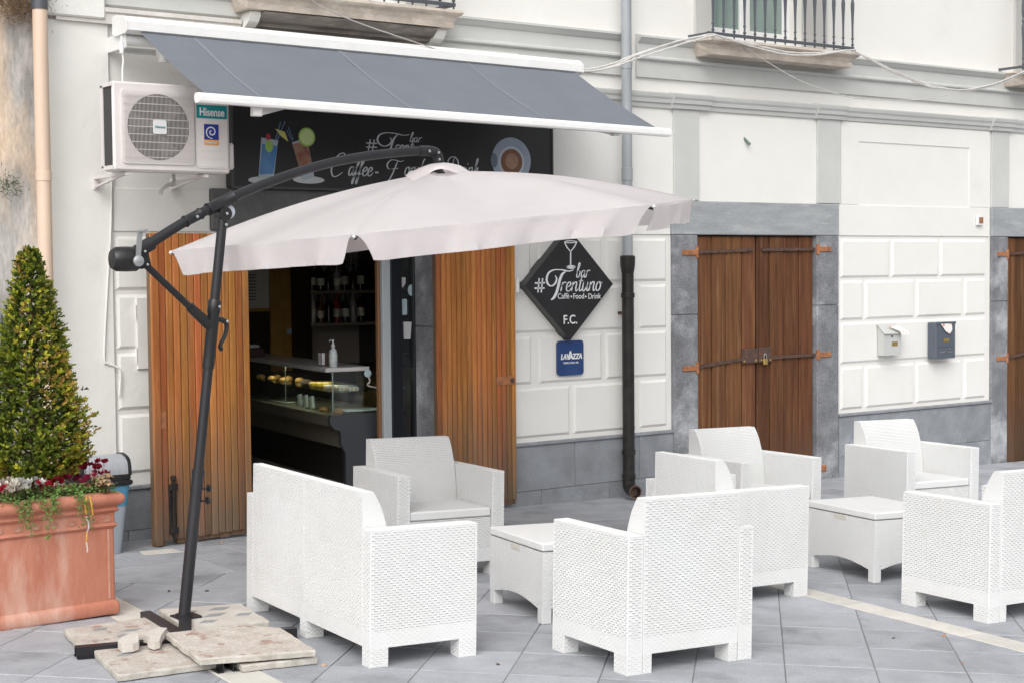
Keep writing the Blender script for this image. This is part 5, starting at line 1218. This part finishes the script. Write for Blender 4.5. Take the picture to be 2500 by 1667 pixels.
for lb,pts,z,mt,tv,inl in (
 ('reddish terrazzo slab on the parasol foot beside the planter corner',[(2.73,7.33),(3.165,7.37),(3.13,6.93),(2.66,6.96)],.006,None,(0,0),[(-.05,.08,.05,.03,.5),(.06,-.02,.07,.03,.2),(-.02,-.12,.05,.03,.8)]),
 ('stained terrazzo slab lying lowest at the front of the parasol foot',[(2.68,6.83),(3.10,6.78),(3.07,6.33),(2.59,6.34)],.004,None,(0,0),[(-.1,.1,.05,.03,.3)]),
 ('pale slab with dark diamond inlays behind the parasol pole',[(3.27,7.46),(3.68,7.36),(3.60,6.90),(3.19,6.94)],.02,m_tz_plain,(0,0),[(-.07,.14,.05,.035,.2),(.09,.13,.07,.04,.2),(.0,-.0,.085,.035,.3),(.13,-.06,.06,.035,.3),(-.09,-.12,.06,.035,.2)])):
    slabthing('terrazzo_slab',lb,pts,z,.030,mt,tv,inl)
slabthing('terrazzo_slab','terrazzo slab tilted on top of the steel foot beside the sofa corner',[(3.00,6.77),(3.36,6.74),(3.50,6.60),(3.43,6.14),(2.93,6.26)],.050,.030,None,(R(1.2),0),None)
slabthing('terrazzo_slab','terrazzo slab hidden under the tilted one at the front right of the foot',[(3.13,6.66),(3.48,6.60),(3.45,6.16),(3.10,6.20)],.004,.030,None)
def chunk(lb,pts,z):
    o=thing('broken_tile',lb,'rubble',(0,0,0)); mb=MB(); c=[sum(p[i] for p in pts)/len(pts) for i in (0,1)]; o.location=(c[0],c[1],gz(c[0])+z); o.rotation_euler=(R(4),R(-5),0)
    mb.prism([(p[0]-c[0],p[1]-c[1]) for p in pts],lambda a,b:(a,b,0),lambda a,b:(a*.97,b*.97,.035)); mb.build('body',m_tz_plain,o)
chunk('left fragment of broken tile lying on the parasol foot slabs',[(2.765,6.76),(2.80,6.80),(2.865,6.83),(2.885,6.80),(2.86,6.74),(2.83,6.68),(2.80,6.67),(2.755,6.69)],.05)
chunk('right fragment of broken tile lying on the parasol foot slabs',[(2.90,6.79),(2.945,6.835),(3.0,6.85),(3.03,6.81),(2.97,6.74),(2.925,6.665),(2.895,6.66),(2.885,6.71),(2.915,6.74)],.052)

# ------------------------------------------------------------------ planter, box tree, flowers
PX,PY=2.60,7.84
pz=gz(PX)
PL=thing('terracotta_planter','large rectangular terracotta planter with moulded rim and shell frieze','planter',(PX,PY,pz),R(3))
hw,hd=.53,.225
prof=[(.000,.0),(.005,.008),(.005,.048),(.0,.058),(-.006,.064),(-.012,.070),(-.012,.435),(-.004,.442),(.004,.452),(-.004,.462),(-.008,.466),(-.008,.515),(.004,.522),(.010,.532),(.002,.542),(.004,.55),(.018,.558),(.030,.572),(.034,.590),(.029,.606),(.014,.617),(-.03,.622),(-.045,.612),(-.05,.56)]
def ring(o_,z,r=.02,n=4):
    X,Y=hw+o_,hd+o_; out=[]
    for cx,cy,a in ((X-r,Y-r,0),(-X+r,Y-r,90),(-X+r,-Y+r,180),(X-r,-Y+r,270)):
        out+=[(cx+r*math.cos(R(a+90*k/n)),cy+r*math.sin(R(a+90*k/n)),z) for k in range(n+1)]
    return out
mb=MB(); RG=[ring(*p) for p in prof]; n=len(RG[0])
mb.add([v for r_ in RG for v in r_],[(j*n+i,j*n+(i+1)%n,(j+1)*n+(i+1)%n,(j+1)*n+i) for j in range(len(RG)-1) for i in range(n)]+[tuple(range(n))]); mb.build('pot',m_terra,PL,smooth=True)
mb=MB(); mb.add(ring(-.049,.585),[tuple(range(n))]); mb.build('soil',m_soil,PL)
 
for k in range(11):                      # shell frieze, one palmette after another
    mb=MB(); cx=-hw+.07+k*.093; 
    for a in range(-3,4):
        t=a*.42; mb.obb((cx+.006*math.sin(t),-hd+.006,.472),(cx+.024*math.sin(t),-hd+.006,.474+.030*math.cos(t)),.004,.006,(0,1,0))
    mb.build('shell_ornament',m_terra2,PL)
mb=MB(); mb.box(hw-.055,hw-.045,-hd+.008,-hd+.0125,.08,.435); mb.build('side_rib',m_terra2,PL)

def leaf_obj(name,leaves,mt,parent=None,loc=None):
    """leaves: list of (pos, dir, normal, length, width, colour): folded pointed oval leaves"""
    vs=[];fs=[];cl=[]
    for p,d,nrm,l,w_,c in leaves:
        s_=d.cross(nrm)
        if s_.length<1e-5: s_=d.orthogonal()
        s_.normalize(); nn=s_.cross(d); o=len(vs)
        vs+=[p,p+d*l*.45+s_*w_*.5+nn*l*.10,p+d*l,p+d*l*.45-s_*w_*.5+nn*l*.10,p+d*l*.5]
        fs+=[(o,o+1,o+4),(o+1,o+2,o+4),(o+2,o+3,o+4),(o+3,o,o+4)]; cl+=[c]*4
    me=bpy.data.meshes.new(name); me.from_pydata(vs,[],fs); me.materials.append(mt)
    at_=me.color_attributes.new('Col','FLOAT_COLOR','CORNER'); fl=[]
    for c in cl: fl+=[c[0],c[1],c[2],1]*3
    at_.data.foreach_set('color',fl); me.update()
    return obj(name,me,parent,loc)
m_leaf=mat('leaf',(.1,.15,.03),attr='Col',rough=.5,spec=.3,trans=.4)
def rdir(): 
    z=rnd(-1,1);a=rnd(0,2*math.pi);r=math.sqrt(1-z*z); return Vector((r*math.cos(a),r*math.sin(a),z))
BX,BY,BZ=2.79,7.85,.60
T=thing('box_tree','tall conical box shrub with green, yellow and bronze leaves in the planter','shrub',(BX,BY,BZ+pz))
RP=[(.0,.06),(.08,.12),(.15,.18),(.22,.215),(.34,.235),(.46,.222),(.60,.192),(.74,.160),(.90,.126),(1.05,.094),(1.18,.064),(1.27,.04),(1.33,.0)]
def rad(z):
    for (a,b),(c,d) in zip(RP,RP[1:]):
        if a<=z<=c: return b+(d-b)*(z-a)/(c-a)
    return 0
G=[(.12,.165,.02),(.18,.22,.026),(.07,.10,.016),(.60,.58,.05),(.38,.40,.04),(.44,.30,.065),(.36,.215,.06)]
L=[]
rg=random.Random(3)
for k in range(5200):
    z=.09+1.24*(1-math.sqrt(rg.random())) if rg.random()<.72 else rg.uniform(.09,1.31)
    a=rg.uniform(0,2*math.pi); R0=rad(z); lump=1+.13*math.sin(3*a+z*9)+.11*math.sin(7*a-z*17)+(rg.uniform(.08,.25) if rg.random()<.06 else 0)
    shell=rg.random(); r=R0*lump*(.45+.58*shell**.5); 
    c=Vector((r*math.cos(a),r*math.sin(a),z)); outd=Vector((math.cos(a),math.sin(a),rg.uniform(.1,.9))).normalized()
    bronze=.5+.5*math.sin(a*2+z*5+1.0)*.8+(.25 if c.x>.05 else -.2); u=rg.random()
    if u<.55-.3*bronze: base=G[rg.choice((0,1,1,2))]
    elif u<.62: base=G[rg.choice((3,4,1))]
    else: base=G[rg.choice((5,6,5,4))] if bronze>.45 else G[rg.choice((1,4,0))]
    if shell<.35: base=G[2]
    for i in range(6):
        d=(outd*.8+Vector((rg.uniform(-1,1),rg.uniform(-1,1),rg.uniform(-.6,1)))*.85).normalized(); v=rg.uniform(.75,1.25); hu=rg.uniform(.85,1.15)
        L.append((c+outd*(.006*i-.015),d,(outd+Vector((rg.uniform(-.5,.5),)*3)).normalized(),rg.uniform(.015,.025),rg.uniform(.010,.016),(base[0]*v*hu,base[1]*v,base[2]*v)))
leaf_obj('crown',L,m_leaf,T); T.scale=(1.04,1.04,.95)
mb=MB(); mb.tube([(0,0,-.04),(0,0,.25),(.005,0,.7),(0,0,1.15)],[.022,.02,.014,.004],8)
for k in range(40):
    z=rg.uniform(.04,1.0); a=rg.uniform(0,6.28); r=rad(z)*.85; mb.tube([(0,0,z-.03),(r*.5*math.cos(a),r*.5*math.sin(a),z+.02),(r*math.cos(a),r*math.sin(a),z+.08)],[.005,.004,.002],5)
mb.build('trunk',mat('bark',(.10,.065,.04),(.06,.04,.025),scale=20,rough=.9),T)
m_petal=mat('petal',(.5,.02,.05),attr='Col',rough=.5,trans=.3)
PS=Vector((PX,PY,pz)); 
def pp(x,y,z): return Matrix.Rotation(R(3),3,'Z')@Vector((x,y,z))+PS
def cyclamen(label,x,y,col,nf=9,spread=.055,hgt=.07,dry=False):
    nf=int(nf*1.7); spread*=.8
    o=thing('cyclamen',label,'flower',pp(x,y,.60),rg.uniform(0,6),'cyclamens planted along the front of the planter'); Lp=[];Ll=[]
    mb=MB()
    for i in range(nf):
        bx,by=rg.gauss(0,spread),rg.gauss(0,spread*.6); h=hgt*rg.uniform(.55,1.2); c=Vector((bx,by,h+.03)); mb.tube([(bx*.4,by*.4,0),(bx*.8,by*.8,h*.7),c],.0009,4)
        for k in range(5):
            a=k*1.257+rg.random(); d=Vector((math.cos(a)*.6,math.sin(a)*.6,.9 if not dry else -.3)).normalized(); v=rg.uniform(.7,1.2)
            Lp.append((c,d,Vector((math.cos(a),math.sin(a),-.2)),rg.uniform(.026,.036),rg.uniform(.022,.03),(col[0]*v,col[1]*v,col[2]*v)))
    for i in range(22):
        a=rg.uniform(0,6.28); b=Vector((math.cos(a)*rg.uniform(.01,.08),math.sin(a)*rg.uniform(.01,.06),rg.uniform(.01,.07))); d=Vector((math.cos(a),math.sin(a),rg.uniform(-.1,.4))).normalized(); v=rg.uniform(.6,1.3)
        Ll.append((b,d,Vector((0,0,1)),rg.uniform(.03,.045),rg.uniform(.03,.04),(.06*v,.10*v,.05*v) if not dry else (.12*v,.12*v,.085*v)))
    leaf_obj('petals',Lp,m_petal,o)['kind']='stuff'; leaf_obj('leaves',Ll,m_leaf,o)['kind']='stuff'; mb.build('stems',mat('stem',(.12,.03,.02),rough=.6) if not bpy.data.materials.get('stem') else bpy.data.materials['stem'],o)
red,wht,mag,tan=(.42,.012,.035),(.72,.71,.68),(.30,.012,.06),(.52,.36,.22)
for lb,x,y,c,kw in (('dark red cyclamen in bloom, nearest the bin lid',.44,-.05,(.28,.006,.03),dict(hgt=.11,nf=14,spread=.06)),('bright red cyclamen under the right side of the shrub',.20,-.16,red,dict(nf=16,spread=.055)),
  ('magenta cyclamen between the red ones',.36,-.12,mag,dict(nf=6)),('white cyclamen left of the bright red one',.09,-.16,wht,dict(nf=12)),('white cyclamen with fading blooms at the middle of the planter',-.01,-.16,(.66,.60,.52),dict(nf=11)),
  ('small red cyclamen at the left edge of the picture',-.12,-.17,red,dict(nf=8)),('withered cyclamen with tan blooms on the planter corner',.45,-.17,tan,dict(nf=12,dry=True,spread=.05)),('dark red cyclamen low among the leaves at left',-.20,-.15,mag,dict(nf=8))):
    cyclamen(lb,x,y,c,**kw)
o=thing('trailing_plant','bright green trailing plant spilling over the front rim of the planter','plant',pp(.1,-.2,.60)); Lt=[]
mb=MB(); inv=lambda x,y,z:pp(x,y,z)-pp(.1,-.2,.60)
def sprig(p,n,sp,ln=.02):
    for i in range(n):
        c=p+Vector((rg.gauss(0,sp),rg.gauss(0,sp*.6),rg.gauss(0,sp*.6))); d=rdir(); d.z=abs(d.z)*.6; v=rg.uniform(.7,1.35)
        Lt.append((c,d.normalized(),(Vector((0,-.6,.8))+rdir()*.5).normalized(),rg.uniform(.6,1.2)*ln,rg.uniform(.5,.8)*ln,(.17*v,.29*v,.075*v)))
for k in range(95): sprig(inv(-.45+.95*rg.random(),-.20+rg.uniform(-.03,.06),.625+rg.uniform(-.01,.03)),14,.022)
for x0,dr in ((.03,.14),(.06,.17),(.11,.10),(.15,.19),(-.02,.08),(.19,.08),(.32,.15),(.34,.17)):
    P=[inv(x0+.02*math.sin(t*3+x0*50),-.245-.035*min(1,t*2),.63-dr*t*t) for t in [i/8 for i in range(9)]]
    mb.tube(P,.0018,5)
    for p in P[1:]: sprig(p,7,.012,.018)
leaf_obj('leaves',Lt,m_leaf,o); mb.build('stems',mat('green_stem',(.10,.16,.05),rough=.6),o)['kind']='stuff'
o=thing('yellow_ribbon','yellow and white ribbon hanging over the front of the planter','ribbon',pp(.345,-.27,.60)); m_yr=mat('ribbon_yellow',(.62,.38,.02),rough=.5)
for pts,mt in (([(.0,0,.02),(-.012,-.004,-.02),(-.006,-.002,-.07)],m_yr),([(.015,0,.02),(.02,-.004,-.02),(.028,-.002,-.075)],m_yr),([(-.006,-.002,-.08),(.004,-.006,-.13),(-.004,0,-.16)],m_paperw),([(-.004,0,-.16),(-.008,-.004,-.185),(-.008,0,-.21)],m_yr),([(-.008,0,-.21),(-.004,0,-.24),(-.004,0,-.26)],m_paperw)):
    mb=MB(); P=spline(pts,5); mb.add([p+Vector((dx,0,0)) for p in P for dx in (-.0035,.0035)],[(2*i,2*i+1,2*i+3,2*i+2) for i in range(len(P)-1)]); mb.build('strip',mt,o)
# plants growing out of the old wall
for lb,u,v,n_,sp,colr in (('dry brown tuft growing at the top of the weathered wall',38,8,1500,.085,(.30,.20,.11)),('small green fern rooted in the weathered wall at the left edge',14,450,200,.05,(.06,.11,.04))):
    c=at(u,v,9.80); o=thing('wall_plant',lb,'plant',c); Lw=[]
    for i in range(n_):
        d=(Vector((0,-.5,-.2))+rdir()*.9).normalized(); v_=rg.uniform(.5,1.4); p=Vector((rg.gauss(0,sp),rg.uniform(-.06,.02),rg.gauss(0,sp*.7)))
        Lw.append((p,d,rdir(),rg.uniform(.015,.04),.005,(colr[0]*v_,colr[1]*v_,colr[2]*v_)))
    leaf_obj('leaves',Lw,m_leaf,o)

# ------------------------------------------------------------------ litter bin
BN=thing('litter_bin','blue litter bin with grey and black swing lid behind the planter','bin',(3.79,9.52,gz(3.79)),R(90)); BN.scale=(.82,1.22,1)
mb=MB(); 
def rr3(hx,hy,z,r=.03,n=4):
    out=[]
    for cx,cy,a in ((hx-r,hy-r,0),(-hx+r,hy-r,90),(-hx+r,-hy+r,180),(hx-r,-hy+r,270)): out+=[(cx+r*math.cos(R(a+90*k/n)),cy+r*math.sin(R(a+90*k/n)),z) for k in range(n+1)]
    return out
def loft(mb,rings,cap0=True,cap1=True):
    n=len(rings[0]); mb.add([v for r_ in rings for v in r_],[(j*n+i,j*n+(i+1)%n,(j+1)*n+(i+1)%n,(j+1)*n+i) for j in range(len(rings)-1) for i in range(n)]+([tuple(range(n))[::-1]] if cap0 else [])+([tuple((len(rings)-1)*n+k for k in range(n))] if cap1 else []))
loft(mb,[rr3(.115,.09,0),rr3(.145,.115,.31)]); mb.build('lower_body',m_bingrey,BN,smooth=True)
mb=MB(); loft(mb,[rr3(.147,.117,.30),rr3(.165,.13,.44)]); mb.build('body',m_binblue,BN,smooth=True)
mb=MB(); loft(mb,[rr3(.172,.137,.43),rr3(.178,.143,.44),rr3(.178,.143,.455),rr3(.166,.132,.465),rr3(.170,.136,.475),rr3(.166,.132,.50)]); mb.build('lid_rim',m_black,BN,smooth=True)
arc=spline([(-.165,0,.49),(-.160,0,.555),(-.12,0,.60),(0,0,.622),(.12,0,.60),(.155,0,.565),(.165,0,.49)],6)
mb=MB(); 
for y0,y1 in ((-.134,-.118),(.118,.134)):
    mb=MB(); mb.prism([(p.x,p.z) for p in arc],lambda a,b:(a,y0,b),lambda a,b:(a,y1,b)); mb.build('lid_side',m_black,BN,smooth=True)
mb=MB(); mb.prism([(p.x*.96,p.z-.006) for p in arc],lambda a,b:(a,-.117,b),lambda a,b:(a,.117,b)); mb.build('swing_flap',m_lid,BN,smooth=True)

# ------------------------------------------------------------------ litter on the ground
def bit(nm,lb,cat,u,v,size,mt):
    d=ray(u,v); t=(EYE-0-5*SLOPE*-1*0+0)/1
    # intersection with the sloping street
    tt=(EYE+SLOPE*5)/(SLOPE*d.x-d.z); p=Vector((0,0,EYE))+d*tt
    mb=MB(); n_=7; pts=[(size*rg.uniform(.6,1)*math.cos(k*6.28/n_),size*.7*rg.uniform(.6,1)*math.sin(k*6.28/n_)) for k in range(n_)]
    mb.prism(pts,lambda a,b:(a,b,.002),lambda a,b:(a*.8,b*.8,.002+size*.35)); tag(mb.build(nm,mt,None,(p.x,p.y,p.z),(rg.uniform(-.2,.2),rg.uniform(-.2,.2),rg.uniform(0,6))),lb,cat,'litter on the paving')
m_or=mat('litter_orange',(.60,.22,.04),rough=.6); m_tn=mat('litter_tan',(.45,.30,.20),rough=.7); m_gr=mat('litter_green',(.20,.25,.03),rough=.6); m_pk=mat('litter_pale',(.55,.50,.47),rough=.7); m_br=mat('litter_brown',(.07,.05,.035),rough=.8)
bit('litter','orange speck on the paving beside the pale stripe','litter',2305,1552,.013,m_or)
bit('litter','dry tan petal on the paving in front of the sofa','litter',792,1624,.018,m_tn)
bit('litter','yellow-green leaf at the edge of the slabs by the sofa','leaf',720,1597,.018,m_gr)
bit('litter','small yellow leaf near the foot of the left wooden leaf','leaf',543,1323,.018,m_tn)
bit('litter','pink crumb on the paving at the lower right','litter',2350,1618,.008,m_or)
for lb,u,v,s in (('dark fleck right of the sofa front leg',1215,1622,.014),('dark fleck below the orange speck',2182,1558,.012),('brown leaf on the pavement left of the parasol pole',413,1443,.016),('brown leaf behind the parasol pole',505,1443,.016),('pale crumb in front of the pavement at left',368,1375,.010),('dark fleck between sofa and coffee table',1095,1480,.012)): bit('litter',lb,'litter',u,v,s,m_br if 'pale' not in lb else m_pk)
